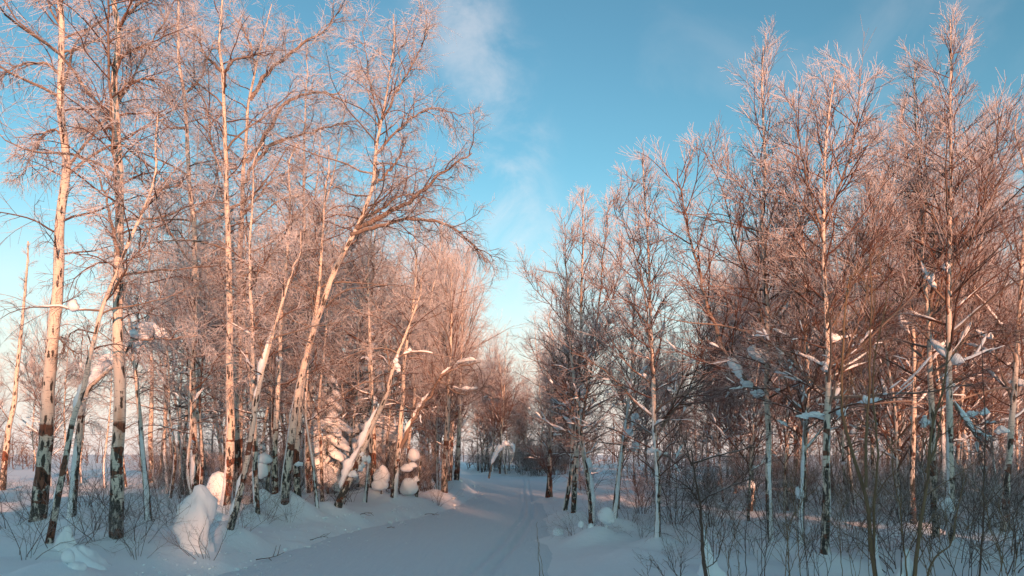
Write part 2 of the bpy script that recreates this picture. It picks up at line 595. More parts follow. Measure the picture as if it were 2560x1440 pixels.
# ------------------------------------------------------------------ growing birches
def kids(rng, P, R, per, t0, t1, L, ang, k, wig, trop, rmax, rtip, taper_t=0.55, jit=0.35):
    """children of every path in P: returns paths (m,k,3), radii (m,k), parent index, t"""
    n, kp, _ = P.shape
    pi = np.repeat(np.arange(n), per)
    m = n * per
    t = t0 + (t1 - t0) * ((np.tile(np.arange(per), n) + rng.random(m)) / per)
    f = np.clip(t * (kp - 1), 0, kp - 1.001)
    i = f.astype(int)
    w = (f - i)[:, None]
    p = P[pi, i] * (1 - w) + P[pi, i + 1] * w
    r = R[pi, i] * (1 - w[:, 0]) + R[pi, i + 1] * w[:, 0]
    T = norm(P[pi, i + 1] - P[pi, i])
    Q = rng.normal(size=(m, 3))
    Q = norm(Q - (Q * T).sum(1, keepdims=True) * T)
    a = np.radians(ang * (1 + rng.uniform(-0.3, 0.3, m)))[:, None]
    d = norm(np.cos(a) * T + np.sin(a) * Q)
    LL = (L[pi] if np.ndim(L) else L) * (1 - taper_t * t) * (1 + rng.uniform(-jit, jit, m))
    pts = np.zeros((m, k, 3))
    pts[:, 0] = p
    seg = (LL / (k - 1))[:, None]
    tv = np.asarray(trop, float)
    if k == 2: d = norm(d + tv * 1.2)
    for j in range(1, k):
        pts[:, j] = pts[:, j - 1] + d * seg
        d = norm(d + wig * rng.normal(size=(m, 3)) + tv * (0.5 + j / k))
    r0 = np.minimum(r * 0.75, rmax)
    rt = np.minimum(rtip, r0)
    RR = r0[:, None] + (rt - r0)[:, None] * np.linspace(0, 1, k)[None, :] ** 0.8
    return pts, RR, pi, t


STYLE = {
    # reach: branch length per metre of height; ang: branch angle low/high; droops; counts
    'weep': dict(n1=30, reach=0.18, ang=(72, 42), wig1=0.17, trop1=(0, 0, -0.015), n2=9, ang2=48, wig2=0.22, trop2=(0, 0, -0.16),
                 n3=7, ang3=42, trop3=(0, 0, -0.30), l2=0.42, l3=0.30, frost=0.53, prof='wide'),
    'asc': dict(n1=38, reach=0.185, ang=(64, 34), wig1=0.11, trop1=(0, 0, 0.035), n2=8, ang2=33, wig2=0.09, trop2=(0, 0, 0.03),
                n3=6, ang3=30, trop3=(0, 0, 0.03), l2=0.42, l3=0.26, frost=0.44, prof='spire'),
    'broom': dict(n1=46, reach=0.24, ang=(40, 24), wig1=0.08, trop1=(0, 0, 0.05), n2=10, ang2=30, wig2=0.10, trop2=(0, 0, 0.02),
                  n3=7, ang3=32, trop3=(0, 0, 0.05), l2=0.40, l3=0.26, frost=0.45, prof='wide'),
}


def crown(rng, tp, tr, style, h0=0.28, dens=1.0, reach=1.0, fat=1.0, limbs=(), frost_add=0.0, lod=1.0, snow_p=0.3, lead=None):
    """tp (k,3) trunk path, tr radii. returns limb list, MB crown, MB snow"""
    S = STYLE[style]
    H = tp[-1, 2] - tp[0, 2]
    P0, R0 = tp[None], tr[None]
    n1 = max(6, int(S['n1'] * dens))
    Z = np.zeros(1)
    # L1
    p1, r1, _, t1 = kids(rng, P0, R0, n1, h0, 0.985, 1.0, 50, 9, 0.0, (0, 0, 0), 0.03, 0.004, taper_t=0.0, jit=0.0)
    tt = (t1 - h0) / (1 - h0)
    if S['prof'] == 'spire':
        prof = np.interp(tt, [0, 0.12, 0.35, 0.7, 1], [0.75, 0.95, 0.9, 0.5, 0.16])
    else:
        prof = np.interp(tt, [0, 0.2, 0.5, 0.85, 1], [0.7, 0.9, 1.0, 0.6, 0.22])
    L1 = S['reach'] * reach * min(H, 9.5) * prof * np.clip(np.exp(rng.normal(size=n1) * 0.38 - 0.05), 0.4, 1.45)
    # rebuild direction with its own angle profile and even azimuths
    az = np.arange(n1) * 2.399 + rng.uniform(-0.5, 0.5, n1)
    an = np.radians(np.interp(tt, [0, 1], S['ang']) + rng.normal(size=n1) * 13)
    d = np.stack([np.cos(az) * np.sin(an), np.sin(az) * np.sin(an), np.cos(an)], 1)
    k1 = 9
    p = p1[:, 0]
    pts = np.zeros((n1, k1, 3)); pts[:, 0] = p
    low = (1 - tt)[:, None]
    for j in range(1, k1):
        pts[:, j] = pts[:, j - 1] + d * (L1 / (k1 - 1))[:, None]
        d = norm(d + S['wig1'] * rng.normal(size=(n1, 3)) + np.asarray(S['trop1']) + np.array([0, 0, -0.05]) * low)
    rb = np.minimum(np.interp(t1, np.linspace(0, 1, len(tr)), tr) * 0.55, 0.005 + 0.0095 * L1)
    r1 = rb[:, None] * np.linspace(1, 0.22, k1)[None]
    zf = lambda P: np.clip((P[:, :, 2] - tp[0, 2]) / max(H, 1), 0, 1.1)   # frost grows with height in the crown
    mb, limb_list, snow = MB(), [], MB()
    fr = lambda P, a: S['frost'] + frost_add + a + 0.60 * (zf(P) - 0.6)
    nb = min(7, n1 // 6)
    big = np.argsort(-L1)[:nb]
    small = np.setdiff1d(np.arange(n1), big)
    for b in big:
        limb_list.append((pts[b:b + 1], r1[b:b + 1] * 1.25, fr(pts[b:b + 1], -0.45)))
    mb.tubes(pts[small], r1[small], 4, fr(pts[small], -0.42))
    allP, allR, allL = [pts], [r1], [L1]
    limbs = list(limbs)
    lead = {'weep': 1, 'asc': 3, 'broom': 2}[style] if lead is None else lead
    # a few steep secondary leaders break up the even cone
    for _ in range(lead):
        t = rng.uniform(h0 + 0.02, 0.66)
        i = int(t * (len(tp) - 1))
        azl, anl = rng.uniform(0, 6.28), math.radians(rng.uniform(16, 34))
        dd = np.array([math.cos(azl) * math.sin(anl), math.sin(azl) * math.sin(anl), math.cos(anl)])
        ll = (1 - t) * H * rng.uniform(0.5, 0.85)
        lp = [tp[i]]
        for j in range(5):
            lp.append(lp[-1] + dd * ll / 5)
            dd = norm((dd + rng.normal(size=3) * 0.10 + np.array([0, 0, 0.06]))[None])[0]
        limbs.append((np.array(lp), min(tr[i] * 0.55, 0.03)))
    for lp, lw in limbs:
        q = resample(lp, 9)
        ll = np.linalg.norm(np.diff(resample(lp, 40), axis=0), axis=1).sum()
        rr = np.linspace(lw, max(0.006, lw * 0.22), 9)
        qf = resample(lp, 22); qf[1:-1] += rng.normal(size=(20, 3)) * lw * 0.35
        rf = np.interp(np.linspace(0, 1, 22), np.linspace(0, 1, 9), rr)
        limb_list.append((qf[None], rf[None], fr(qf[None], -0.45)))
        # leafless side shoots of the traced limb
        ns = max(5, int(ll * 5.5))
        sp_, sr_, _, st = kids(rng, q[None], rr[None], ns, 0.12, 0.98, min(1.3, 0.42 * ll), 44, 9, S['wig1'] * 1.1, np.array(S['trop1']) * 1.5, 0.014, 0.004, 0.5)
        mb.tubes(sp_, sr_, 4, fr(sp_, -0.3))
        allP.append(sp_); allR.append(sr_)
        allL.append(np.linalg.norm(np.diff(sp_, axis=1), axis=2).sum(1))
        allP.append(q[None]); allR.append(rr[None]); allL.append(np.array([min(ll, 1.6)]))
    P1, R1, L1a = np.concatenate(allP), np.concatenate(allR), np.concatenate(allL)
    n2 = max(3, int(S['n2'] * lod))
    P2, R2, pi2, _ = kids(rng, P1, R1, n2, 0.18, 1.0, L1a * S['l2'] + 0.10, S['ang2'], 5, S['wig2'], S['trop2'], 0.0055 * fat, 0.0028 * fat, 0.45)
    mb.tubes(P2, R2, 3, fr(P2, -0.22))
    L2 = np.linalg.norm(np.diff(P2, axis=1), axis=2).sum(1)
    n3 = max(2, int(S['n3'] * lod))
    P3, R3, _, _ = kids(rng, P2, R2, n3, 0.2, 1.0, L2 * 0.38 + S['l3'] * 0.32, S['ang3'], 2, S['wig2'] * 1.2, S['trop3'], 0.0036 * fat, 0.0019 * fat, 0.3)
    mb.tubes(P3, R3, 3, fr(P3, 0.06))
    # snow lying along low branches and in their forks
    pick = np.where((P2[:, 0, 2] - tp[0, 2] < 3.3) & (rng.random(len(P2)) < snow_p * 0.28))[0]
    if len(pick):
        a0, a1 = rng.uniform(0, 0.45, len(pick)), rng.uniform(0.5, 0.95, len(pick))
        Ps = np.stack([resample_n(P2[i], u0, u1, 5) for i, u0, u1 in zip(pick, a0, a1)])
        th = rng.uniform(0.006, 0.021, len(pick))[:, None] * fat ** 0.5
        Rs = th * np.array([[0.35, 1.0, 0.8, 0.9, 0.2]]) * rng.uniform(0.45, 1.35, Ps.shape[:2]) + 0.002
        Ps[:, :, 2] += Rs * 0.7
        snow.tubes(Ps, Rs, 6, cap=True)
    for b in range(n1):
        zb = pts[b, 0, 2] - tp[0, 2]
        if zb < 3.8 and rng.random() < snow_p * (1.2 - zb / 5):
            j0 = int(rng.integers(0, 4))
            seg = pts[b, j0: j0 + int(rng.integers(3, 6))]
            th = rng.uniform(0.012, 0.032) * (1.2 if L1[b] > 0.9 else 0.8)
            snow_along(snow, rng, seg, r1[b, 0], th)
            if rng.random() < 0.4:
                V, T = blob(seg[0] + np.array([0, 0, 0.05]) + (seg[1] - seg[0]) * rng.uniform(0.2, 1), np.array([1, 1, 1.15]) * rng.uniform(0.03, 0.085), rng, True, 0.4)
                snow.add(V, T=T)
    return limb_list, mb, snow


def snow_along(mb, rng, path, r, th, k=None):
    """a lumpy ridge of snow lying on top of a branch"""
    L = np.linalg.norm(np.diff(path, axis=0), axis=1).sum()
    k = k or int(np.clip(L / 0.05, 6, 26))
    q = resample(path, k)
    s = np.linspace(0, 1, k)
    prof = np.sin(np.clip(s * 1.08, 0, 1) * math.pi) ** 0.45
    R = th * prof * np.clip(0.75 + 1.5 * fbm(s * L * 4, s * 0 + rng.random() * 90, int(rng.integers(500)), 3), 0.0, 1.7) + 0.003
    R = np.maximum(R, 0.003)
    q[:, 2] += r * 0.6 + R * 0.55
    mb.tubes(q[None], R[None], 7, cap=True)


def trunk_mesh(rng, pts, w0, w1, n=None, gnarl=0.06):
    L = np.linalg.norm(np.diff(pts, axis=0), axis=1).sum()
    n = n or int(np.clip(L / 0.14, 14, 80))
    q = resample(pts, n)
    s = np.linspace(0, 1, n)
    r = (w0 + (w1 - w0) * s ** 0.85) / 2
    r = r * (1 + gnarl * 2 * vnoise(s * L * 2.2, s * 0 + rng.random() * 50, 4)) + (w0 * 0.22) * np.exp(-s * L / 0.22)
    q[1:, 0] += 0.25 * w0 * fbm(s[1:] * L * 0.9, s[1:] * 0 + rng.random() * 99, 2, 3)
    q[1:, 1] += 0.25 * w0 * fbm(s[1:] * L * 0.9, s[1:] * 0 + rng.random() * 99, 6, 3)
    return q, r


def birch(label, px, w, style='asc', top=None, name='birch_tree', seed=0, limbs=(), forks=(), loads=(), clumps=(), lean=0.0, group=None,
          mat=None, tipw=0.02, Y=None, mound=0.18, twig=None, **kw):
    """px: picture points of the stem from the snow upwards; w: stem width there in picture pixels"""
    rng = np.random.default_rng(seed + 1000)
    Y = Y or solve_depth(*px[0])
    base = w3(*px[0], Y)
    base[2] = float(ground_z(base[0], base[1], False))
    pts = [np.array([base[0], Y, base[2] - 0.25])]
    z0 = w3(*px[0], Y)[2]
    dirY = rng.uniform(-1, 1) * 0.05 + lean
    to3 = lambda x, y: w3(x, y, Y) + np.array([0, dirY * (w3(x, y, Y)[2] - z0), 0])
    pts += [to3(*p) for p in px]
    if top:
        e = pts[-1]
        u = norm((pts[-1] - pts[-2])[None])[0]
        pts.append(e + u * top * 0.5 + rng.normal(size=3) * 0.08)
        pts.append(e + u * top * np.array([0.7, 1, 1]) + rng.normal(size=3) * 0.1)
    pts = np.array(pts) - base
    w0 = w * Y / F
    q, r = trunk_mesh(rng, pts, w0, tipw)
    root = empty(name, base)
    tag(root, label, 'tree', group)
    MB().tubes(q[None], r[None], 12, bark=True).obj('trunk', mat or M_BARK, root)
    lm = []
    for lp, lw in limbs:
        lm.append((np.array([to3(*p[:2]) + np.array([0, (p[2] if len(p) > 2 else 0), 0]) - base for p in lp]), lw * Y / F / 2))
    lst, mb, sn = crown(rng, q, r, style, limbs=lm, **kw)
    for P, R, fr in lst:
        MB().tubes(P, R * 0.85, 6, fr, bark=True).obj('limb', M_LIMB, root)
    mb.obj('crown', twig or (M_TWIG if style == 'weep' else M_TWIG_R), root)
    for lp, th in loads:
        P = np.array([to3(*p) - base for p in lp])
        snow_along(sn0 := MB(), rng, P, 0.5 * w0 * 0.5, th * Y / F)
        sn0.obj('snow_load', M_CAP, root)
    for cx_, cy_, rx, rz in clumps:
        c = to3(cx_, cy_) - base
        s = Y / F
        clump(c, (rx * s, min(rx, rz) * s, rz * s), rng).obj('snow_clump', M_CAP, root)
    if sn.n: tag(sn.obj('branch_snow', M_CAP, root), kind='stuff')
    if mound: MOUNDS.append((base[0] + rng.uniform(-.1, .1), base[1] + 0.08, mound, 0.28 + w0))
    return root


# ------------------------------------------------------------------ the big birches that can be told apart
W = 'weep'
birch('tall stout birch standing at the open field edge with black scarred upper stem', [(95, 1325), (104, 1200), (114, 1080), (124, 900), (138, 720), (148, 560), (153, 400), (149, 250), (143, 120), (140, 0)], 40, W, top=2.6, seed=1, h0=0.34, dens=0.9, reach=0.95,
      limbs=[([(150, 190), (110, 155), (70, 155), (20, 165), (-40, 215)], 9), ([(145, 60), (120, 20), (100, -30), (60, -50)], 9), ([(150, 125), (200, 110), (260, 80), (320, 30)], 8), ([(152, 335), (130, 320), (100, 335), (70, 390), (50, 450)], 7), ([(128, 830), (150, 850), (185, 890), (188, 930)], 7)], tipw=0.05)
birch('birch with two crossing bends leaning from low snow against a straight neighbour', [(118, 1388), (140, 1280), (161, 1177), (187, 1050), (212, 970), (225, 900), (240, 842), (259, 775), (300, 674), (322, 621), (356, 542), (382, 475), (394, 420)], 20, W, top=0.7, seed=2, h0=0.45, dens=0.7,
      loads=[([(120, 1340), (138, 1260), (160, 1165)], 8), ([(188, 1030), (210, 960)], 8)], limbs=[([(300, 640), (285, 560), (262, 470), (225, 400)], 12), ([(356, 540), (400, 485), (450, 470), (500, 490)], 8)])
birch('broken-topped leaning birch whose limb under thick snow rests on the straight trunk', [(178, 1318), (190, 1200), (207, 1040), (225, 975), (262, 938), (307, 897), (335, 850)], 24, W, seed=3, h0=0.5, dens=0.35, reach=0.8, tipw=0.06,
      loads=[([(228, 962), (262, 925), (300, 893)], 13)], clumps=[(372, 822, 40, 22), (352, 840, 22, 20), (408, 838, 26, 12)], limbs=[([(330, 855), (380, 850), (430, 850), (520, 840)], 9), ([(335, 850), (355, 800), (352, 750), (372, 742)], 9)])
birch('straight thick birch with a long red-brown stripped band near its foot', [(292, 1368), (297, 1250), (302, 1100), (309, 900), (312, 720), (317, 580), (321, 430), (320, 250), (325, 130), (318, 40), (315, -10)], 36, W, top=2.2, seed=4, h0=0.32, tipw=0.04,
      limbs=[([(325, 265), (350, 235), (390, 225), (440, 230)], 10), ([(328, 105), (360, 60), (420, 30), (500, 20)], 11), ([(322, 190), (350, 160), (400, 150)], 8), ([(318, 330), (280, 345), (230, 350)], 7), ([(325, 40), (345, -10), (350, -80)], 10)])
birch('thin birch curving back towards the straight thick trunk, snow packed on one side', [(372, 1325), (366, 1220), (360, 1120), (354, 1000), (350, 940), (340, 870), (335, 800)], 20, W, top=1.0, seed=5, h0=0.5, dens=0.5)
birch('thin dark-flecked birch behind the straight thick trunk', [(380, 1215), (378, 1100), (381, 900), (377, 700), (376, 600), (380, 480)], 15, W, top=0.6, seed=6, h0=0.35, dens=0.8)
birch('slim straight birch rising beside the tall column of snow on the bank', [(486, 1262), (488, 1180), (487, 1060), (488, 900), (493, 740), (496, 600), (488, 440), (482, 330), (478, 250), (470, 190), (468, 120), (465, 20)], 24, W, top=1.5, seed=7, h0=0.3, tipw=0.03,
      limbs=[([(484, 250), (520, 215), (540, 160), (560, 120)], 9), ([(480, 340), (430, 330), (390, 290), (330, 280)], 8), ([(490, 560), (530, 510), (560, 440), (580, 420)], 7)])
birch('birch with peeling black base standing close against two others', [(560, 1290), (572, 1200), (576, 1100), (579, 900), (580, 700), (578, 500), (574, 330), (570, 210), (562, 130), (566, 60), (570, 20)], 26, W, top=0.8, seed=8, h0=0.4, tipw=0.03,
      limbs=[([(572, 200), (545, 175), (520, 140), (500, 90)], 9), ([(573, 200), (600, 170), (640, 160), (700, 150)], 9)])
birch('birch dotted black up its whole stem and forking into long raised limbs', [(592, 1262), (596, 1150), (601, 980), (603, 860), (609, 700), (614, 560), (618, 480), (628, 380), (640, 270), (655, 200), (672, 130), (695, 40)], 27, W, seed=9, h0=0.38, tipw=0.02,
      limbs=[([(620, 470), (680, 390), (770, 350), (850, 330), (900, 320)], 12), ([(628, 420), (680, 350), (720, 290), (790, 250), (870, 260)], 14), ([(640, 270), (690, 200), (760, 140), (830, 100), (865, 40)], 12), ([(615, 550), (660, 500), (700, 455), (750, 440)], 10), ([(655, 200), (640, 130), (610, 80), (590, 50)], 9)])
birch('slanting birch with banded foot beside the ploughed berm, snow along its back', [(570, 1352), (590, 1270), (612, 1180), (632, 1080), (645, 1000), (670, 900), (700, 800), (735, 690), (745, 660)], 20, W, seed=10, h0=0.5, dens=0.6, top=0.4,
      loads=[([(575, 1320), (593, 1255), (612, 1170)], 7), ([(640, 1000), (660, 920), (690, 820)], 6)])
birch('slim pale birch with a black lower stem next to the slanting one', [(642, 1296), (640, 1160), (637, 1000), (634, 800), (630, 640), (640, 480)], 17, W, seed=11, top=1.0, h0=0.35, dens=0.8)
birch('leaning birch sweeping over the path with long arching limbs', [(709, 1290), (717, 1215), (724, 1140), (739, 1031), (761, 919), (800, 790), (850, 660), (900, 560), (933, 470), (940, 400), (950, 330), (972, 230), (988, 120), (985, 50)], 25, W, seed=12, h0=0.5, dens=1.0, tipw=0.02, lead=0,
      limbs=[([(893, 575), (950, 548), (1010, 520), (1060, 480), (1110, 440), (1180, 390)], 17), ([(880, 590), (950, 570), (1030, 552), (1110, 565), (1170, 600), (1215, 660)], 13), ([(933, 470), (970, 440), (1000, 400), (1020, 340)], 10), ([(938, 400), (1000, 330), (1080, 280), (1160, 300)], 8), ([(905, 555), (950, 530), (990, 500), (1030, 490), (1080, 505)], 10), ([(950, 330), (1000, 230), (1060, 120), (1070, 40)], 8), ([(950, 320), (930, 220), (910, 90)], 7)],
      clumps=[(748, 1160, 16, 10)])
birch('twin stem pressed close against the tree that sweeps over the path', [(746, 1284), (744, 1200), (742, 1110), (752, 1000), (768, 900), (800, 740), (812, 600), (822, 470)], 20, W, seed=43, h0=0.42, dens=0.8, top=0.8)
birch('slender birch with black foot in the row behind the sweeping tree', [(690, 1285), (684, 1180), (688, 1050), (694, 930), (700, 800), (712, 650), (720, 500)], 18, W, seed=13, h0=0.35, dens=0.9, top=1.3)
birch('tall slender birch glowing pale in the middle of the bermed belt', [(771, 1245), (770, 1120), (769, 950), (768, 800), (766, 620), (762, 480), (765, 360), (768, 250), (772, 180)], 16, W, seed=14, h0=0.3, dens=1.1, top=0.6)
birch('bowed birch curving out of the snow under a fat white load', [(840, 1280), (858, 1235), (878, 1195), (905, 1140), (930, 1070), (955, 1015), (975, 950), (990, 900), (1020, 830), (1050, 740)], 22, W, seed=15, h0=0.45, dens=0.8, reach=1.1, top=0.6,
      loads=[([(850, 1225), (872, 1170), (900, 1120), (928, 1055), (950, 1010)], 14)], clumps=[(885, 1172, 32, 27), (915, 1150, 13, 22), (993, 915, 14, 18)])
birch('birch standing behind the bowed stem, wrapped in caked snow', [(930, 1238), (934, 1150), (934, 1060), (928, 960), (925, 850), (935, 700), (942, 560)], 18, W, seed=16, h0=0.35, dens=1.0, top=0.6, clumps=[(932, 1005, 10, 30)])
birch('forked birch bending a snow-laden arm towards the path', [(985, 1252), (992, 1180), (1000, 1100), (1003, 1020), (1010, 900), (1030, 760), (1040, 640)], 18, W, seed=17, h0=0.35, dens=0.9, top=0.6,
      limbs=[([(1000, 1120), (1030, 1050), (1065, 1000), (1095, 950), (1140, 915), (1200, 905)], 15), ([(1095, 950), (1150, 985), (1190, 975), (1230, 990)], 8)], loads=[([(1010, 1085), (1040, 1030), (1075, 978)], 8), ([(1100, 938), (1145, 908), (1195, 900)], 9), ([(1130, 968), (1160, 975), (1200, 972)], 7)])
birch('stout-footed birch on the low bank where the berm curls into the path', [(1110, 1240), (1112, 1150), (1118, 1050), (1125, 950), (1130, 800), (1128, 700)], 18, 'broom', seed=18, h0=0.3, dens=1.2, top=0.8, reach=0.9, frost_add=0.2)
birch('short dark-banded birch beside the curl of the berm', [(1142, 1215), (1148, 1120), (1150, 1000), (1155, 850), (1160, 700)], 15, 'broom', seed=19, h0=0.25, dens=1.3, top=1.0, frost_add=0.2)

A = 'asc'
birch('many-stemmed birch with pointed crown at the ski track corner', [(1434, 1298), (1437, 1200), (1440, 1100), (1447, 950), (1452, 800), (1455, 650), (1457, 540), (1458, 480)], 17, A, seed=30, h0=0.2, dens=1.25, frost_add=0.05,
      limbs=[([(1440, 1100), (1420, 900), (1415, 700), (1410, 560)], 9), ([(1445, 980), (1490, 800), (1510, 620), (1520, 520)], 9)], clumps=[(1445, 985, 22, 14), (1422, 1008, 24, 10), (1440, 1052, 12, 16)], snow_p=0.6)
birch('bent rust-stained birch foot with caked snow at the ski track corner', [(1480, 1325), (1476, 1250), (1468, 1190), (1456, 1120), (1448, 1030), (1430, 900), (1420, 760)], 19, A, seed=31, h0=0.35, dens=0.8, top=0.6, loads=[([(1484, 1290), (1480, 1230), (1472, 1170)], 6)], clumps=[(1472, 1160, 9, 18)], snow_p=0.6)
birch('short leaning birch stem half buried at the ski track corner', [(1410, 1292), (1420, 1230), (1427, 1180), (1432, 1100), (1430, 980), (1420, 880)], 15, A, seed=32, h0=0.3, dens=0.7, top=0.5, snow_p=0.6)
birch('pair-stemmed small birch alone at the path edge with black foot', [(1368, 1255), (1372, 1180), (1376, 1080), (1380, 960), (1384, 850)], 14, A, seed=33, h0=0.25, dens=1.0, top=1.2, limbs=[([(1375, 1262), (1378, 1200), (1379, 1120), (1390, 1000)], 9)])
birch('birch slanting away from a round snow ball on a stump', [(1533, 1322), (1541, 1260), (1550, 1180), (1562, 1080), (1575, 980), (1585, 860), (1590, 760)], 16, A, seed=34, h0=0.3, dens=0.9, top=0.8, loads=[([(1570, 1030), (1576, 990), (1580, 950)], 7)], snow_p=0.5)
birch('slender red-stemmed birch with needle-thin tip standing alone in smooth snow', [(1641, 1368), (1643, 1290), (1643, 1200), (1638, 1090), (1632, 980), (1626, 850), (1622, 720), (1618, 600), (1610, 500), (1602, 400)], 17, A, seed=35, h0=0.2, dens=1.25, reach=1.1, mat=M_BARK, clumps=[(1632, 1125, 16, 18), (1657, 1022, 9, 11), (1676, 976, 9, 10)], snow_p=0.5)
birch('birch forked low with a webbed wedge of snow in its crotch', [(1930, 1392), (1924, 1290), (1921, 1180), (1918, 1080), (1912, 990), (1912, 900), (1911, 780), (1902, 660), (1896, 560), (1905, 440), (1903, 320), (1900, 220), (1902, 130)], 19, A, seed=36, h0=0.33, dens=1.2,
      limbs=[([(1912, 1000), (1880, 970), (1850, 940), (1810, 885), (1780, 800), (1750, 700), (1710, 560), (1690, 430)], 14)], loads=[([(1815, 895), (1850, 950), (1895, 990)], 12)], clumps=[(1893, 890, 22, 26), (1862, 960, 22, 14), (1890, 985, 18, 16)], snow_p=0.6)
birch('crooked birch caked white up one side between two straighter stems', [(2006, 1392), (2002, 1300), (2006, 1230), (2008, 1140), (2012, 1050), (2016, 940), (2010, 820), (2005, 680), (1995, 560)], 19, A, seed=37, h0=0.3, dens=0.8, top=0.6, clumps=[(1996, 1235, 14, 26), (2024, 970, 22, 18)], snow_p=0.7)
birch('straight birch with a rusty stripped foot and a broad bushy crown', [(2060, 1412), (2060, 1320), (2062, 1200), (2064, 1080), (2066, 960), (2062, 820), (2054, 680), (2052, 540), (2056, 400), (2066, 280), (2078, 200)], 24, A, seed=38, h0=0.3, dens=1.4, reach=1.15,
      limbs=[([(2064, 960), (2110, 900), (2160, 850), (2190, 770)], 10), ([(2064, 980), (2000, 930), (1960, 880), (1900, 850)], 9), ([(2054, 560), (2110, 420), (2135, 300), (2140, 180)], 9), ([(2054, 600), (2010, 450), (1985, 330), (1975, 240)], 8)], clumps=[(2062, 925, 18, 20), (2020, 1040, 30, 12), (2128, 845, 11, 16)], snow_p=0.8)
birch('slim birch with smooth tan stem beside the willow thicket', [(2284, 1330), (2283, 1230), (2286, 1120), (2290, 1000), (2291, 880), (2284, 740), (2281, 600), (2284, 480), (2282, 340)], 16, A, seed=39, h0=0.3, dens=1.0, top=0.7, snow_p=0.5)
birch('birch with dark red peeled foot and double upper stem', [(2342, 1372), (2338, 1270), (2336, 1180), (2336, 1060), (2332, 930), (2330, 800), (2322, 660), (2316, 520), (2310, 380), (2306, 250), (2306, 130)], 19, A, seed=40, h0=0.33, dens=1.2, clumps=[(2372, 1265, 20, 24), (2318, 1060, 18, 22)],
      limbs=[([(2332, 840), (2345, 700), (2345, 560), (2350, 430)], 12)], snow_p=0.6)
birch('tallest birch among the willows, clean cream stem under a frosty plume', [(2372, 1392), (2374, 1290), (2378, 1180), (2380, 1050), (2382, 930), (2386, 800), (2390, 680), (2392, 560), (2398, 440), (2400, 320), (2402, 200), (2404, 100), (2404, 20)], 22, A, seed=41, h0=0.36, dens=1.35, reach=1.05,
      limbs=[([(2384, 890), (2420, 850), (2450, 800), (2500, 795)], 8), ([(2386, 1000), (2430, 1070), (2470, 1130)], 8)], loads=[([(2388, 885), (2420, 843), (2445, 800)], 5), ([(2392, 1000), (2425, 1055), (2455, 1105)], 7)], clumps=[(2388, 960, 18, 10), (2450, 1035, 24, 20)], snow_p=0.7)
birch('knotty birch with snow-filled elbows beyond the tallest one', [(2512, 1352), (2514, 1260), (2520, 1150), (2528, 1020), (2538, 880), (2545, 740), (2550, 560), (2552, 420)], 20, A, seed=42, h0=0.3, dens=1.1, top=0.8, clumps=[(2545, 960, 20, 14), (2500, 1075, 16, 20)], snow_p=0.8)

# ------------------------------------------------------------------ look-alike birches behind them: a few kinds, copied
ENV_X = [0, 520, 600, 700, 870, 1000, 1060, 1110, 1190, 1225, 1255, 1285, 1300, 1320, 1380, 1460, 1530, 1600, 1650, 1700, 1780, 1850, 1900, 1960, 2080, 2150, 2230, 2300, 2400, 2460, 2520, 2560]
ENV_Y = [560, 120, 60, 60, 60, 180, 330, 470, 520, 600, 690, 850, 930, 860, 580, 520, 600, 520, 570, 480, 480, 230, 200, 260, 180, 190, 130, 120, 80, 140, 300, 320]


LAND = [(95, 1325, 'the stout field-edge birch'), (292, 1368, 'the straight thick birch'), (486, 1262, 'the snow column birch'), (592, 1262, 'the black-dotted forking birch'), (709, 1290, 'the birch sweeping over the path'),
        (840, 1280, 'the bowed snow-loaded birch'), (985, 1252, 'the forked snow-armed birch'), (1110, 1240, 'the curl of the berm'), (1368, 1255, 'the small pair-stemmed birch'), (1434, 1298, 'the many-stemmed corner birch'),
        (1641, 1368, 'the lone red-stemmed birch'), (1930, 1392, 'the birch with the snow wedge'), (2060, 1412, 'the rusty-footed bushy birch'), (2284, 1330, 'the smooth tan birch'), (2372, 1392, 'the tallest plumed birch'), (2512, 1352, 'the knotty elbowed birch')]
LAND = [((a - CX) / F * solve_depth(a, b), solve_depth(a, b), c) for a, b, c in LAND]


def near_what(X, Y):
    d = [((X - a) ** 2 + (Y - b) ** 2, Y - b, c) for a, b, c in LAND]
    q, dy, c = min(d)
    if q < 2.0 ** 2: return 'close by ' + c
    if Y > 46: return ''
    # otherwise what it stands behind
    d = [(abs(X / Y - a / b), c) for a, b, c in LAND if b < Y + 1]
    return (('behind ' if Y < 28 else 'far behind ') + min(d)[1]) if d else ''


def archetype(seed, style, H, w0, n_bend=5, **kw):
    rng = np.random.default_rng(seed)
    z = np.linspace(-0.25, H, n_bend + 2)
    d = np.cumsum(rng.normal(size=(n_bend + 2, 2)) * 0.035 * H / n_bend * 2, 0)
    d -= d[0]
    pts = np.column_stack([d, z])
    q, r = trunk_mesh(rng, pts, w0, 0.015, n=44)
    root = empty('birch_tree', (0, 0, 0))
    MB().tubes(q[None], r[None], 8, bark=True).obj('trunk', M_BARK, root)
    lst, mb, sn = crown(rng, q, r, style, **kw)
    for P, R, fr in lst:
        mb.tubes(P, R, 4, fr)
    mb.obj('crown', M_TWIG if style == 'weep' else M_TWIG_R, root)
    if sn.n: tag(sn.obj('branch_snow', M_CAP, root), kind='stuff')
    return root


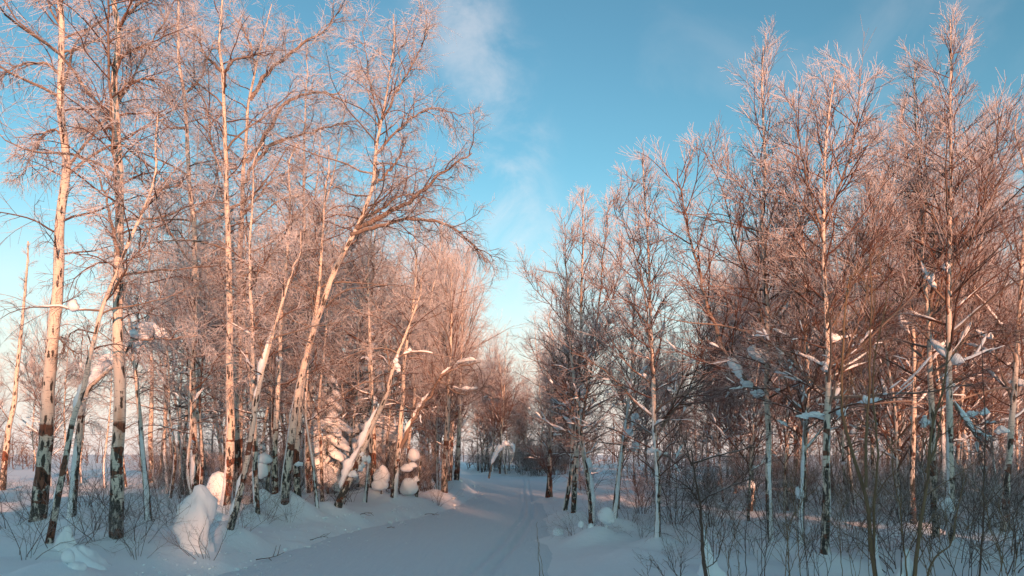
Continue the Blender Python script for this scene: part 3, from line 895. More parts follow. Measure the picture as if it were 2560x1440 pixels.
KINDS = {}
for i in range(3):
    KINDS.setdefault('weep', []).append((archetype(200 + i, 'weep', 9.0, 0.13, h0=0.25, dens=1.0, fat=1.25, lod=0.9, frost_add=0.1, snow_p=0.4), 9.0))
for i in range(3):
    KINDS.setdefault('asc', []).append((archetype(220 + i, 'asc', 8.0, 0.11, h0=0.2, dens=0.95, fat=1.3, lod=0.9, snow_p=0.7), 8.0))
for i in range(2):
    KINDS.setdefault('broom', []).append((archetype(240 + i, 'broom', 8.0, 0.10, h0=0.16, dens=1.0, fat=1.7, lod=0.85, frost_add=0.12, snow_p=0.6), 8.0))
_first = {}
PLACED = []


def put(kind, X, Y, h, label, group, rng):
    lst = KINDS[kind]
    i = int(rng.integers(len(lst)))
    root, H = lst[i]
    z = float(ground_z(X, Y, False))
    sc = h / H
    s3 = (sc * rng.uniform(0.85, 1.1), sc * rng.uniform(0.85, 1.1), sc)
    if (kind, i) not in _first:
        _first[(kind, i)] = 1
        o = root
        o.location, o.rotation_euler, o.scale = (X, Y, z), (0, 0, rng.uniform(0, 6.28)), s3
    else:
        o = copy_tree(root, (X, Y, z), rng.uniform(0, 6.28), s3)
    o.rotation_euler = (rng.normal() * 0.03, rng.normal() * 0.03, o.rotation_euler[2])
    tag(o, label, 'tree', group)
    PLACED.append((X, Y))
    return o


def scatter(n, pxr, yr, kinds, label, group, seed, drop=(40, 420), hmin=3.2, hmax=11.5, near=0.7, far='closing the view'):
    rng = np.random.default_rng(seed)
    made, tries = 0, 0
    while made < n and tries < n * 60:
        tries += 1
        px, Y = rng.uniform(*pxr), rng.uniform(*yr)
        X = (px - CX) / F * Y
        if X > xl(Y) - 1.0 and X < xr(Y) + 0.9: continue
        if 800 < px < 1010 and Y < 28 and rng.random() < 0.75: continue
        if any((X - a) ** 2 + (Y - b) ** 2 < near ** 2 for a, b in PLACED): continue
        yt = np.interp(px, ENV_X, ENV_Y) + rng.uniform(*drop)
        h = EYE + (HY - yt) / F * Y - 0.4
        if h > hmax: h = hmax * rng.uniform(0.75, 1.0)
        if h < hmin: continue
        size = 'tall' if h > 8 else ('middling' if h > 5.5 else 'short')
        where = near_what(X, Y)
        put(kinds[int(rng.integers(len(kinds)))], X, Y, h, f"{size} {label} {where}".strip() if where else f"{size} {label}, {far}", group, rng)
        made += 1
    return made


scatter(30, (420, 1240), (17, 30), ['weep'], 'frosted birch in the belt', 'birches of the belt behind the ploughed berm', 51, drop=(150, 520))
scatter(30, (520, 1255), (28, 46), ['weep', 'broom'], 'rosy birch at the belt back', 'birches at the back of the bermed belt', 52, drop=(60, 380))
scatter(7, (170, 480), (20, 34), ['weep'], 'thin birch by the open field', 'thin birches at the edge of the open field', 53, drop=(300, 560), hmin=2.5)
scatter(7, (-60, 130), (26, 40), ['weep', 'broom'], 'twiggy birch out on the snow field', 'low birches on the open field', 54, drop=(260, 420), hmin=1.8)
scatter(34, (1330, 2620), (16, 30), ['asc', 'asc', 'broom'], 'slim birch in the thicket', 'birches in the thicket beyond the ski track', 55, drop=(180, 560))
scatter(46, (1300, 2680), (28, 48), ['asc', 'broom'], 'distant reddish birch deep in the thicket', 'distant birches beyond the ski track', 56, drop=(240, 620))
scatter(34, (1190, 1420), (54, 76), ['broom', 'asc', 'weep'], 'rosy birch at the bend of the path', 'birches at the bend of the path', 57, drop=(10, 200), near=0.5, hmin=2.5)

scatter(12, (1070, 1268), (30, 48), ['broom', 'weep'], 'dense rosy birch crowding the bend', 'dense birches crowding the bend', 58, drop=(0, 160), near=0.5)
birch('bare pale snag with a snapped tip far out on the snow field', [(8, 1215), (18, 1100), (30, 980), (40, 860), (46, 740), (50, 660), (53, 595)], 17, 'asc', seed=60, h0=0.2, dens=0.5, reach=0.5, lead=0, Y=27.0, tipw=0.05, mound=0, snow_p=0.2)

# ------------------------------------------------------------------ understorey shrubs
def shrub_mesh(seed, H, ns, spread, mat, name='shrub', thick=0.006, sub=6, sub2=3, wig=0.14):
    rng = np.random.default_rng(seed)
    a = rng.uniform(0, 6.28, ns)
    rr = rng.random(ns) * 0.12 * H
    p = np.column_stack([np.cos(a) * rr, np.sin(a) * rr, np.full(ns, -0.12)])
    an = np.radians(rng.uniform(5, spread, ns))
    d = np.column_stack([np.cos(a) * np.sin(an), np.sin(a) * np.sin(an), np.cos(an)])
    L = H * rng.uniform(0.5, 1.1, ns)
    k = 9
    pts = np.zeros((ns, k, 3)); pts[:, 0] = p
    for j in range(1, k):
        pts[:, j] = pts[:, j - 1] + d * (L / (k - 1))[:, None]
        d = norm(d + wig * rng.normal(size=(ns, 3)) + np.array([0, 0, 0.02]))
    R = thick * (L / H)[:, None] * np.linspace(1.2, 0.4, k)[None]
    mb = MB()
    z = lambda P, v: np.full(P.shape[:2], v)
    mb.tubes(pts, R, 4, z(pts, 0.2))
    P2, R2, _, _ = kids(rng, pts, R, sub, 0.25, 1.0, L * 0.42, 40, 6, wig, (0, 0, 0.03), thick * 0.6, thick * 0.35, 0.4)
    mb.tubes(P2, R2, 3, z(P2, 0.34))
    if sub2:
        P3, R3, _, _ = kids(rng, P2, R2, sub2, 0.3, 1.0, H * 0.16, 40, 4, wig, (0, 0, 0.02), thick * 0.42, thick * 0.28, 0.3)
        mb.tubes(P3, R3, 3, z(P3, 0.45))
    return mb.mesh(name, mat)


SHRUBS = [shrub_mesh(300 + i, 1.2, 8 + i, 58, M_SHRUB, thick=0.0048, sub=6, sub2=4, wig=0.2) for i in range(4)]
THICK = [shrub_mesh(320 + i, 2.2, 16, 40, M_SHRUB, thick=0.008, sub=8, sub2=6, wig=0.2) for i in range(3)]


def shrub(me, X, Y, s, label, group, rng, name='shrub'):
    o = bpy.data.objects.new(name, me)
    COL.objects.link(o)
    o.location = (X, Y, float(ground_z(X, Y, False)) + 0.02)
    o.rotation_euler = (0, 0, rng.uniform(0, 6.28))
    o.scale = (s * rng.uniform(0.8, 1.2), s * rng.uniform(0.8, 1.2), s)
    w = near_what(X, Y)
    tag(o, (label + ' ' + w).strip(), 'shrub', group)
    return o


rng = np.random.default_rng(77)
for px, py, s in [(60, 1400, 0.9), (20, 1330, 1.0), (150, 1385, 0.8), (235, 1330, 1.1), (330, 1360, 1.0), (258, 1372, 1.1), (345, 1395, 0.8), (420, 1320, 1.0), (450, 1290, 1.0), (520, 1400, 0.7), (545, 1330, 0.8), (600, 1345, 0.8), (660, 1310, 0.8), (720, 1300, 0.6), (790, 1270, 0.8), (610, 1290, 1.0), (100, 1300, 1.0), (330, 1290, 1.0), (210, 1270, 1.1), (880, 1255, 0.8), (1030, 1240, 0.8), (1095, 1265, 0.7)]:
    Y = solve_depth(px, py)
    shrub(SHRUBS[int(rng.integers(4))], (px - CX) / F * Y, Y, s, 'bare dark shrub poking from bank snow', 'bare shrubs on the bermed bank', rng)
for px, py, s in [(1440, 1350, 0.55), (1500, 1340, 0.6), (1580, 1310, 0.7), (1600, 1345, 0.6), (1700, 1300, 0.9), (1770, 1290, 1.1), (1820, 1330, 1.1), (1860, 1290, 1.2), (1790, 1380, 0.9), (1880, 1390, 0.9), (1960, 1330, 1.2), (1985, 1420, 0.9), (2040, 1350, 1.2), (2110, 1380, 1.1), (2120, 1320, 1.2), (2230, 1370, 1.3), (2260, 1420, 1.2), (2330, 1400, 1.3), (2400, 1420, 1.3), (2450, 1380, 1.4), (2490, 1430, 1.2), (2540, 1390, 1.4), (2560, 1340, 1.4), (2420, 1320, 1.3), (1680, 1420, 0.5), (1720, 1360, 0.7)]:
    Y = solve_depth(px, py)
    shrub(SHRUBS[int(rng.integers(4))], (px - CX) / F * Y, Y, s, 'bare wiry shrub poking from smooth snow', 'bare shrubs on the ski track side', rng)
made = 0
while made < 58:
    px, Y = rng.uniform(1330, 2700), rng.uniform(15, 44)
    X = (px - CX) / F * Y
    if X < xr(Y) + 1.5: continue
    shrub(THICK[int(rng.integers(3))], X, Y, rng.uniform(0.5, 1.0), 'dense twiggy thicket shrub', 'thicket shrubs on the ski track side', rng)
    made += 1
made = 0
while made < 50:
    px, Y = rng.uniform(380, 1240), rng.uniform(17, 44)
    X = (px - CX) / F * Y
    if X > xl(Y) - 1.5: continue
    shrub(THICK[int(rng.integers(3))], X, Y, rng.uniform(0.5, 1.0), 'dense dark undergrowth shrub', 'thicket shrubs on the bermed bank', rng)
    made += 1

made = 0
while made < 34:
    px, Y = rng.uniform(1190, 1420), rng.uniform(52, 66)
    X = (px - CX) / F * Y
    if xl(Y) - 0.6 < X < xr(Y) + 0.6: continue
    shrub(THICK[int(rng.integers(3))], X, Y, rng.uniform(0.7, 1.3), 'far tangled shrub across the bend of the path', 'shrubs at the bend of the path', rng)
    made += 1

# ------------------------------------------------------------------ far woods, all round the clearing
def far_wood():
    rng = np.random.default_rng(91)
    mb = MB()
    n = 500
    az = np.radians(rng.uniform(-75, 75, n))
    dist = rng.uniform(62, 120, n)
    X, Y = np.sin(az) * dist, np.cos(az) * dist
    H = rng.uniform(1.6, 3.6, n) * (dist / 85)
    H = np.where((X > 12), H * 1.9, H)
    z = ground_z(X, Y, False)
    k = 5
    p = np.zeros((n, k, 3))
    p[:, :, 0], p[:, :, 1] = X[:, None], Y[:, None]
    p[:, :, :2] += np.cumsum(rng.normal(size=(n, k, 2)) * 0.12, 1)
    p[:, :, 2] = (z - 0.2)[:, None] + H[:, None] * np.linspace(0, 1, k)
    r = np.linspace(0.05, 0.012, k)[None] * (H / 3)[:, None]
    mb.tubes(p, r, 3, np.full((n, k), 0.15))
    P1, R1, _, _ = kids(rng, p, r, 12, 0.05, 1.0, H * 0.42, 45, 4, 0.12, (0, 0, 0.05), 0.02, 0.011, 0.4)
    mb.tubes(P1, R1, 3, np.full(P1.shape[:2], 0.25))
    P2, R2, _, _ = kids(rng, P1, R1, 4, 0.2, 1.0, 0.5, 35, 2, 0.1, (0, 0, 0.03), 0.013, 0.009, 0.3)
    mb.tubes(P2, R2, 3, np.full(P2.shape[:2], 0.35))
    tag(mb.obj('far_wood', M_SHRUB), 'grey leafless wood closing the far side of the snow field', 'wood', kind='stuff')


def needle_mat():
    m, n, l, b = mat_new('spruce_needles')
    g = N(n, 'ShaderNodeNewGeometry')
    pos = g.outputs['Position']
    c = mixc(n, l, noise(n, l, pos, 3.0, 4), (0.018, 0.030, 0.018), (0.05, 0.065, 0.035))
    sp = N(n, 'ShaderNodeSeparateXYZ')
    l.new(g.outputs['Normal'], sp.inputs[0])
    f = math_node(n, l, 'MULTIPLY_ADD', noise(n, l, pos, 6.0, 4), 1.2, sp.outputs[2])
    c = mixc(n, l, ramp(n, l, f, 1.0, 1.25), c, (0.82, 0.83, 0.85))
    l.new(c, b.inputs['Base Color'])
    b.inputs['Roughness'].default_value = 0.7
    return m


M_NEEDLE = needle_mat()


def wood_behind():
    """the spruce wood at the photographer's back, towards the low sun; its shadow covers the lower trunks"""
    rng = np.random.default_rng(93)
    mb = MB()
    s = np.array([math.sin(SUN_AZ), math.cos(SUN_AZ)])
    t = np.array([-s[1], s[0]])
    for i in range(620):
        a, b = -112 + (i % 112) * 2.0 + rng.uniform(-0.9, 0.9), 46 + (i // 112) * 5.6 + rng.uniform(0, 5.6)
        c = s * b + t * a
        H = rng.uniform(10.4, 13.4) + (b - 46) * 0.15
        zb = float(ground_z(c[0], c[1], False))
        k, sd_ = 15, 9
        zz = np.linspace(0.3, H, k)
        rad = (H - zz) * 0.23 + 0.12
        rad = rad * np.where(np.arange(k) % 2 == 0, 1.25, 0.6)
        an = np.arange(sd_) / sd_ * 2 * math.pi + rng.random() * 6
        rj = rad[:, None] * rng.uniform(0.7, 1.3, (k, sd_))
        V = np.stack([c[0] + rj * np.cos(an), c[1] + rj * np.sin(an), zb + zz[:, None] + rng.uniform(-.15, .15, (k, sd_))], -1).reshape(-1, 3)
        ii = np.arange(k - 1)[:, None] * sd_
        j = np.arange(sd_)[None]
        j2 = (j + 1) % sd_
        Q = np.stack([ii + j, ii + j2, ii + sd_ + j2, ii + sd_ + j], -1).reshape(-1, 4)
        mb.add(V, Q)
    tag(mb.obj('spruce_wood', M_NEEDLE, smooth=False), 'dark spruce wood along the far side of the clearing towards the sun', 'wood', kind='stuff')


# ------------------------------------------------------------------ snow-laden spruces among the birches
def spruce_arch(seed, H):
    rng = np.random.default_rng(seed)
    root = empty('spruce_tree', (0, 0, 0))
    z = np.linspace(-0.2, H, 24)
    q = np.column_stack([z * 0, z * 0, z])
    r = np.linspace(0.035 * H / 3, 0.01, 24)
    MB().tubes(q[None], r[None], 7, np.zeros((1, 24))).obj('trunk', M_SHRUB, root)
    nd, sn = MB(), MB()
    n = int(15 * H)
    for i in range(n):
        h = H * (0.04 + 0.94 * (i + rng.random()) / n)
        L = (0.30 * (H - h) ** 0.9 + 0.10) * rng.uniform(0.7, 1.2)
        az = i * 2.4 + rng.uniform(-0.3, 0.3)
        k = 7
        s = np.linspace(0, 1, k)
        rr = L * s
        zz = h + L * (0.10 * s - 0.75 * s ** 2)
        P = np.column_stack([np.cos(az) * rr, np.sin(az) * rr, zz])
        nd.tubes(P[None], np.linspace(0.012, 0.005, k)[None], 3)
        # side twigs bristling with needles
        P2, R2, _, _ = kids(rng, P[None], np.full((1, k), 0.012), max(6, int(L * 22)), 0.1, 1.0, 0.30 * L + 0.08, 55, 4, 0.08, (0, 0, -0.16), 0.012, 0.006, 0.5)
        nd.tubes(P2, R2, 3)
        P3, R3, _, _ = kids(rng, P2, R2, 5, 0.1, 1.0, 0.075, 50, 2, 0.05, (0, 0, -0.1), 0.008, 0.003, 0.2)
        nd.tubes(P3, R3, 3)
        if rng.random() < 0.85:
            f = rng.uniform(0.35, 0.7)
            c = np.array([np.cos(az) * L * f, np.sin(az) * L * f, h + L * (0.1 * f - 0.75 * f * f) + 0.05])
            V, T = blob((0, 0, 0), (L * rng.uniform(0.3, 0.5), L * rng.uniform(0.2, 0.34) + 0.03, 0.06 + L * 0.16), rng, True, 0.3)
            tl = 0.55
            V = np.column_stack([V[:, 0], V[:, 1], V[:, 2] - V[:, 0] * tl])
            V = np.column_stack([V[:, 0] * np.cos(az) - V[:, 1] * np.sin(az), V[:, 0] * np.sin(az) + V[:, 1] * np.cos(az), V[:, 2]])
            sn.add(V + c, T=T)
    nd.obj('crown', M_NEEDLE, root)
    sn.obj('snow_load', M_CAP, root)
    return root


SPR = [spruce_arch(401, 5.0), spruce_arch(402, 3.4)]
spr_used = set()
for i, (k, px, py, h, lab) in enumerate([
        (0, 935, 1215, 6.4, 'tall spruce bowed under heavy snow behind the bowed birch'),
        (1, 820, 1235, 4.0, 'dark drooping spruce between the pale slim trunks'),
        (1, 985, 1222, 3.6, 'squat snow-smothered spruce beside the forked birch'),
        (1, 1060, 1222, 2.2, 'small spruce buried in round pillows of snow on the bank'),
        (0, 880, 1200, 5.2, 'spruce with white pads half hidden behind frosted twigs'),
        (1, 655, 1262, 1.7, 'little spruce capped with a block of snow behind the slim trunks')]):
    Y = solve_depth(px, py)
    X = (px - CX) / F * Y
    loc = (X, Y, float(ground_z(X, Y, False)))
    H0 = 5.0 if k == 0 else 3.4
    if k in spr_used:
        o = copy_tree(SPR[k], loc, 1.3 * i, h / H0)
    else:
        o = SPR[k]; spr_used.add(k)
        o.location, o.scale, o.rotation_euler = loc, (h / H0,) * 3, (0, 0, 0.7 * i)
    tag(o, lab, 'tree', 'snow-laden spruces')

far_wood()
wood_behind()


# ------------------------------------------------------------------ snow-covered stumps, snow balls, arch, foreground stems
def stump(label, px, py, parts, seed, stub=None, cat='stump'):
    """parts: picture-space snow lumps (x, y, rx, ry)"""
    rng = np.random.default_rng(seed)
    Y = solve_depth(px, py)
    base = w3(px, py, Y)
    base[2] = float(ground_z(base[0], base[1], False))
    s = Y / F
    root = empty('snowy_stump', base)
    tag(root, label, cat)
    top = max((py - p[1]) for p in parts) * s
    zz = np.linspace(-0.1, max(0.08, (stub or 0.6) * top), 8)
    q = np.column_stack([zz * 0.12, zz * 0, zz])
    MB().tubes(q[None], np.linspace(0.05, 0.035, 8)[None], 8, bark=True, cap=True).obj('stub', M_BARK, root)
    for x, y, rx, ry in parts:
        c = w3(x, y, Y) - base
        V, T = blob(c, (rx * s, rx * s * 0.9, ry * s), rng, amp=0.16)
        MB().add(V, T=T).obj('snow_cap', M_CAP, root)
    MOUNDS.append((base[0], base[1], 0.12, 0.5))
    return root


def snow_column(label, px, prof, seed, name='snow_heap'):
    """a rounded plastered column of snow: prof = picture rows (x centre, y, half width)"""
    rng = np.random.default_rng(seed)
    Y = solve_depth(px[0], px[1])
    base = w3(px[0], px[1], Y)
    base[2] = float(ground_z(base[0], base[1], False))
    P = np.array([w3(x, y, Y) - base for x, y, _ in prof])
    q = resample(P, 30)
    hw = np.interp(np.linspace(0, 1, 30), np.linspace(0, 1, len(prof)), [p[2] for p in prof]) * Y / F
    sd_ = 28
    a = np.arange(sd_) / sd_ * 2 * math.pi
    n = fbm(q[:, 2:3] * 3.1 + np.cos(a)[None] * 1.1, np.sin(a)[None] * 1.1 + q[:, 2:3] * 1.9, seed, 4)
    R = hw[:, None] * (1 + 0.65 * n)
    V = np.stack([q[:, 0:1] + R * np.cos(a), q[:, 1:2] + 0.8 * R * np.sin(a), q[:, 2:3] + 0.1 * n], -1).reshape(-1, 3)
    i = np.arange(29)[:, None] * sd_
    j = np.arange(sd_)[None]
    j2 = (j + 1) % sd_
    Q = np.stack([i + j, i + j2, i + sd_ + j2, i + sd_ + j], -1).reshape(-1, 4)
    V = np.vstack([V, q[-1:] + np.array([[0, 0, hw[-1] * 0.7]])])
    t = 29 * sd_
    T = np.stack([t + j[0], t + j2[0], np.full(sd_, len(V) - 1)], -1)
    o = MB().add(V, Q, T).obj(name, M_CAP)
    o.location = base
    tag(o, label, 'snow heap')
    return o


snow_column('tall smooth column of snow heaped against the slim straight birch', (498, 1375), [(486, 1435, 100), (486, 1380, 48), (488, 1335, 36), (495, 1292, 42), (501, 1262, 44), (502, 1238, 34), (500, 1220, 14)], 501)
snow_column('small snow drift heaped between two pale trunks', (543, 1275), [(540, 1310, 60), (538, 1270, 46), (540, 1235, 34), (543, 1205, 26), (546, 1188, 15)], 502)
snow_column('low snow hump on the bank crest by the berm', (205, 1420), [(205, 1450, 80), (202, 1410, 56), (195, 1385, 34), (190, 1372, 14)], 503)
snow_column('snow drift wrapping the foot of the leaning pair of birches', (170, 1385), [(168, 1400, 46), (166, 1345, 28), (168, 1325, 16), (168, 1318, 4)], 504)
snow_column('tall pointed snow cone among the foreground willow stems', (2265, 1500), [(2265, 1530, 60), (2266, 1450, 34), (2268, 1400, 15), (2270, 1375, 4)], 506)
snow_column('thin snow blade frozen along the willow stem', (2196, 1480), [(2200, 1500, 20), (2196, 1420, 11), (2190, 1370, 6), (2188, 1345, 2)], 507)

stump('broken stump wearing a big round ball of snow by the slanting birch', 1512, 1345, [(1516, 1292, 22, 26), (1520, 1300, 18, 18)], 511)
stump('low stub with a small snow bun at the ski track corner', 1400, 1352, [(1396, 1334, 15, 18)], 512)
stump('stump in a lumpy snow hood behind the slim pale trunks', 660, 1285, [(657, 1242, 22, 22), (660, 1150, 20, 16), (655, 1180, 16, 26)], 513, stub=0.9)
stump('stack of snow buns piled on a broken sapling by the bank', 1040, 1250, [(1034, 1140, 15, 18), (1030, 1165, 12, 10), (1018, 1172, 16, 12), (1040, 1200, 8, 10), (1022, 1222, 22, 26)], 514, stub=0.9)
stump('short stub topped by one neat snow ball near the bend', 1153, 1218, [(1150, 1204, 8, 9)], 515)
stump('rounded snow boulder bulging behind the caked birch', 953, 1245, [(955, 1195, 20, 28), (950, 1215, 22, 20)], 516)
stump('stump with a heavy snow helmet beside the banded slanting birch', 590, 1345, [(556, 1300, 22, 16), (575, 1308, 14, 12)], 517)
stump('snow-hooded stub among wiry shrubs near the forked birch', 1876, 1290, [(1875, 1214, 12, 14)], 518, stub=0.95)
stump('stub with white helmet in front of the tallest birch', 2372, 1400, [(2364, 1262, 20, 22), (2366, 1275, 15, 16)], 519, stub=0.85)
stump('small stub crusted with snow by the foreground berm', 160, 1430, [(172, 1396, 16, 22), (190, 1420, 26, 18)], 520)
stump('snow-topped stub low beside the bent rust-stained birch', 1465, 1350, [(1478, 1330, 9, 24), (1452, 1312, 8, 12)], 521)


def stems(label, name, data, seed, mat, cat, Y, sub=5, limb='stem', fr=0.15, twl=0.5):
    """a shrub whose stems are traced one by one: data = [(points, width px)]"""
    rng = np.random.default_rng(seed)
    x0 = data[0][0][0]
    base = w3(x0[0], x0[1], Y)
    base[2] = float(ground_z(base[0], base[1], False))
    root = empty(name, base)
    tag(root, label, cat)
    mb = MB()
    for i, (pts, w) in enumerate(data):
        dy = rng.uniform(-0.25, 0.25)
        P = np.array([w3(x, y, Y) + np.array([0, dy * k / len(pts), 0]) for k, (x, y) in enumerate(pts)]) - base
        q = resample(P, 20)
        q[1:] += rng.normal(size=(19, 3)) * 0.004
        r = np.linspace(w, w * 0.3, 20) * 0.8 * Y / F / 2
        MB().tubes(q[None], r[None], 7, np.full((1, 20), fr), bark=True).obj(limb, mat, root)
        if sub:
            n = max(3, int(sub * np.linalg.norm(P[-1] - P[0])))
            P2, R2, _, _ = kids(rng, q[None], r[None], n, 0.2, 1.0, twl, 32, 7, 0.09, (0, 0, 0.05), 0.006, 0.0025, 0.3)
            mb.tubes(P2, R2, 4, np.full(P2.shape[:2], fr))
            P3, R3, _, _ = kids(rng, P2, R2, 4, 0.2, 1.0, twl * 0.45, 32, 5, 0.09, (0, 0, 0.04), 0.0035, 0.0018, 0.3)
            mb.tubes(P3, R3, 3, np.full(P3.shape[:2], fr + 0.1))
    if mb.n: tag(mb.obj('twigs', mat, root), kind='stuff')
    return root


stems('tan-stemmed willow rising in front of the thicket with three upright stems', 'willow_shrub', [
    ([(2195, 1500), (2190, 1440), (2179, 1369), (2175, 1275), (2164, 1219), (2137, 1125), (2119, 1050), (2115, 975), (2119, 880), (2125, 780), (2140, 680)], 15),
    ([(2164, 1219), (2166, 1087), (2173, 975), (2175, 880), (2180, 760), (2175, 650)], 10),
    ([(2184, 1400), (2188, 1342), (2194, 1237), (2205, 1144), (2198, 1010), (2201, 900), (2230, 780), (2250, 680)], 9)], 601, M_WILLOW, 'shrub', 8.2, sub=4)
stems('willow with a forked elbow holding snow in front of the tallest birch', 'willow_shrub', [
    ([(2280, 1500), (2286, 1420), (2299, 1294), (2314, 1181), (2321, 1069), (2345, 980), (2360, 860)], 14),
    ([(2314, 1181), (2344, 1125), (2360, 1080), (2380, 1000)], 9),
    ([(2270, 1500), (2258, 1380), (2245, 1280), (2225, 1180), (2220, 1090)], 6),
    ([(2300, 1490), (2340, 1400), (2390, 1360), (2410, 1290), (2440, 1200)], 8)], 602, M_WILLOW, 'shrub', 8.0, sub=4)
stems('single dark whip of willow standing upright at the thicket front', 'willow_shrub', [
    ([(2440, 1500), (2446, 1420), (2452, 1275), (2449, 1150), (2449, 1050), (2440, 940), (2430, 850)], 7)], 603, M_SHRUB, 'shrub', 7.6, sub=3)
stems('leafless sapling with dark forked stem and snow at its foot, alone before the thicket', 'sapling', [
    ([(1768, 1460), (1757, 1400), (1752, 1330), (1746, 1255), (1733, 1190), (1722, 1125)], 13),
    ([(1744, 1250), (1725, 1225), (1690, 1200), (1655, 1185)], 6),
    ([(1748, 1260), (1775, 1240), (1830, 1215), (1880, 1195), (1905, 1165)], 6),
    ([(1730, 1165), (1718, 1120), (1722, 1060)], 5), ([(1728, 1160), (1790, 1140), (1850, 1125), (1900, 1115)], 7),
    ([(1762, 1420), (1790, 1400), (1810, 1330)], 4)], 604, M_SHRUB, 'sapling', 9.2, sub=5, fr=0.05)
snow_column('lumpy snow ridge stuck up the dark sapling stem', (1778, 1440), [(1778, 1470, 40), (1774, 1430, 22), (1768, 1390, 13), (1760, 1355, 8), (1755, 1320, 4)], 508)
stems('two long dry grass stems leaning at the path edge', 'grass_stem', [
    ([(1352, 1480), (1348, 1420), (1343, 1350), (1341, 1300)], 3), ([(1362, 1480), (1352, 1400), (1344, 1340)], 2.5)], 605, M_WILLOW, 'grass', 6.5, sub=0)
stems('low bundle of foreground whips slanting over the smooth snow', 'willow_shrub', [
    ([(1700, 1500), (1660, 1440), (1630, 1390)], 4), ([(1710, 1500), (1690, 1430), (1670, 1380)], 4), ([(1720, 1500), (1700, 1440), (1705, 1370)], 4), ([(1650, 1500), (1620, 1440), (1610, 1400)], 3)], 606, M_SHRUB, 'shrub', 7.4, sub=4, twl=0.25)
for i in range(9):
    x = [1830, 1905, 1975, 2060, 2140, 2235, 2335, 2420, 2520][i]
    r_ = np.random.default_rng(640 + i)
    data = []
    for k in range(5):
        a, b = x + r_.uniform(-40, 40), x + r_.uniform(-150, 150)
        t_ = r_.uniform(1080, 1330)
        data.append(([(a, 1510), ((a * 2 + b) / 3 + r_.uniform(-26, 26), 1420 * 0.6 + t_ * 0.4), ((a + 2 * b) / 3 + r_.uniform(-26, 26), 1420 * 0.3 + t_ * 0.7), (b, t_)], r_.uniform(1.8, 3.4)))
    o = stems('loose spray of thin willow whips in front of the ski track side thicket', 'willow_shrub', data, 650 + i, M_SHRUB if i % 2 else M_WILLOW, 'shrub', 7.4 + r_.uniform(-0.5, 1.0), sub=4, twl=0.35)
    o['group'] = 'sprays of willow whips'
    o['label'] = 'loose spray of thin willow whips in front of ' + min((abs((x - CX) / F - a / b), c) for a, b, c in LAND)[1]


def arch_birch():
    rng = np.random.default_rng(700)
    Y = 50.0
    base = w3(1222, 1192, Y)
    base[2] = float(ground_z(base[0], base[1], False))
    root = empty('birch_tree', base)
    tag(root, 'young birch bent into an arch under snow at the end of the path', 'tree')
    P = np.array([w3(x, y, Y) for x, y in [(1222, 1196), (1230, 1160), (1245, 1130), (1262, 1114), (1280, 1116), (1285, 1130), (1280, 1150), (1274, 1160)]]) - base
    q = resample(P, 30)
    MB().tubes(q[None], np.linspace(0.07, 0.03, 30)[None], 8, bark=True).obj('trunk', M_BARK, root)
    s = MB()
    snow_along(s, rng, q[3:28], 0.05, 0.16, 26)
    s.obj('snow_load', M_CAP, root)


arch_birch()


def fallen_twig(label, px, py, ang, L, seed):
    rng = np.random.default_rng(seed)
    Y = solve_depth(px, py)
    X = (px - CX) / F * Y
    z = max(0.0, float(ground_z(X, Y, False))) + 0.03
    d = np.array([math.cos(ang), math.sin(ang) * 0.6, 0.12])
    k = 8
    p = np.zeros((k, 3))
    for j in range(1, k):
        p[j] = p[j - 1] + d * L / (k - 1)
        d = norm((d + rng.normal(size=3) * np.array([0.25, 0.25, 0.1]))[None])[0]
    mb = MB()
    mb.tubes(p[None], np.linspace(0.009, 0.004, k)[None], 5, np.zeros((1, k)))
    P2, R2, _, _ = kids(rng, p[None], np.full((1, k), 0.008), 3, 0.3, 0.9, L * 0.5, 45, 5, 0.15, (0, 0, 0), 0.006, 0.003, 0.3)
    mb.tubes(P2, R2, 4, np.zeros(P2.shape[:2]))
    o = mb.obj('fallen_twig', M_SHRUB)
    o.location = (X, Y, z)
    tag(o, label, 'twig')


fallen_twig('forked black twig lying on the berm slope', 775, 1358, 0.3, 0.35, 801)
fallen_twig('thin dark twig dropped on the packed path', 968, 1328, 0.0, 0.22, 802)
fallen_twig('wiry branching twig sticking from the berm foot', 640, 1408, 0.5, 0.45, 803)
fallen_twig('broken twig tangle on the low hump of the bank', 895, 1290, 0.6, 0.35, 804)
fallen_twig('slim twig caught on the end of the berm', 1062, 1290, 0.7, 0.45, 805)


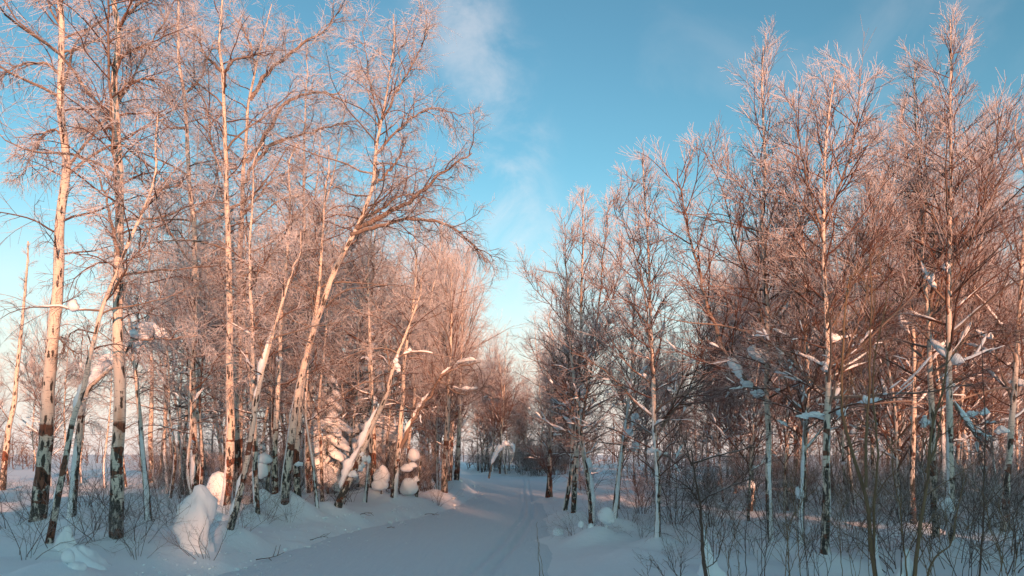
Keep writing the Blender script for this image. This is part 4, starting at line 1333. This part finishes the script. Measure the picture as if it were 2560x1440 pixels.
# ------------------------------------------------------------------ ground and path sheets (after all mounds are known)
def ground():
    n = 370
    u = np.linspace(-1, 1, n)
    gx = 5.0 * np.sinh(u * 5.0)
    gy = 15.0 + 5.0 * np.sinh(u * 5.0)
    Xg, Yg = np.meshgrid(gx, gy)
    Zg = ground_z(Xg.ravel(), Yg.ravel())
    V = np.column_stack([Xg.ravel(), Yg.ravel(), Zg])
    i = (np.arange(n - 1)[:, None] * n + np.arange(n - 1)[None]).ravel()
    Q = np.column_stack([i, i + 1, i + n + 1, i + n])
    o = MB().add(V, Q).obj('snow_ground', M_SNOW)
    tag(o, 'deep soft snow covering the banks and the open field', None, kind='structure')
    # packed path
    ny, nx = 480, 92
    ys = np.concatenate([np.linspace(-60, 6, 40), np.linspace(6.2, 30, 330), np.linspace(30.2, 80, ny - 370)])
    t = np.linspace(-0.12, 1.12, nx)
    a, b = xl(ys)[:, None], xr(ys)[:, None]
    X = a + (b - a) * t[None]
    Yp = np.repeat(ys[:, None], nx, 1)
    Z = 0.018 * fbm(X * 0.9, Yp * 0.35, 33, 4) + 0.012 * fbm(X * 4, Yp * 2.2, 36, 3)
    # pair of ski tracks
    tc_ = np.interp(ys, [-60, 8, 10.9, 15, 21, 26, 34, 50, 80], [-0.75, -0.75, -0.50, -0.05, 0.42, 0.55, 0.6, 0.9, 0.9])[:, None] + (ys > 55)[:, None] * (b - 1.0 - 0.9)
    for off in (-0.12, 0.14):
        q = (X - tc_ - off) / 0.06
        Z = Z - 0.042 * np.exp(-q ** 4) + 0.014 * np.exp(-((np.abs(q) - 1.7) / 0.7) ** 2)
    edge = np.minimum(t, 1 - t)[None]
    Z = Z - 0.05 * sstep(0.0, -0.12, edge)
    V = np.column_stack([X.ravel(), Yp.ravel(), Z.ravel()])
    m = len(ys)
    i = (np.arange(m - 1)[:, None] * nx + np.arange(nx - 1)[None]).ravel()
    Q = np.column_stack([i, i + 1, i + nx + 1, i + nx])
    o = MB().add(V, Q).obj('snow_path', M_PATH)
    tag(o, 'packed snow path with a pair of ski tracks along one edge', None, kind='structure')


ground()


def crumbs():
    """loose lumps thrown up by the plough along the berm, fewer on the path"""
    rng = np.random.default_rng(950)
    b = bmesh.new()
    bmesh.ops.create_icosphere(b, subdivisions=1, radius=1.0)
    V0 = np.array([v.co[:] for v in b.verts])
    T0 = np.array([[v.index for v in f.verts] for f in b.faces])
    b.free()
    mb = MB()
    n = 900
    y = 9.5 + 32 * rng.random(n) ** 1.6
    side = rng.random(n)
    off = np.where(side < 0.72, rng.normal(0.35, 0.38, n), -rng.random(n) * 3.5)
    x = xl(y) - off
    x = np.where(side > 0.93, xr(y) + rng.normal(0.1, 0.2, n), x)
    z = np.maximum(ground_z(x, y), 0.0)
    r = np.where(side < 0.72, rng.gamma(1.6, 0.007, n) + 0.004, rng.gamma(1.6, 0.003, n) + 0.003)
    for i in range(n):
        V = V0 * (1 + rng.uniform(-0.4, 0.4, (len(V0), 1))) * r[i] * rng.uniform(0.6, 1.7, 3) * np.array([1, 1, 0.6])
        mb.add(V + np.array([x[i], y[i], z[i] + r[i] * 0.3]), T=T0)
    tag(mb.obj('snow_crumbs', M_CAP), 'loose crumbs of snow strewn along the ploughed berm', 'snow', kind='stuff')


crumbs()
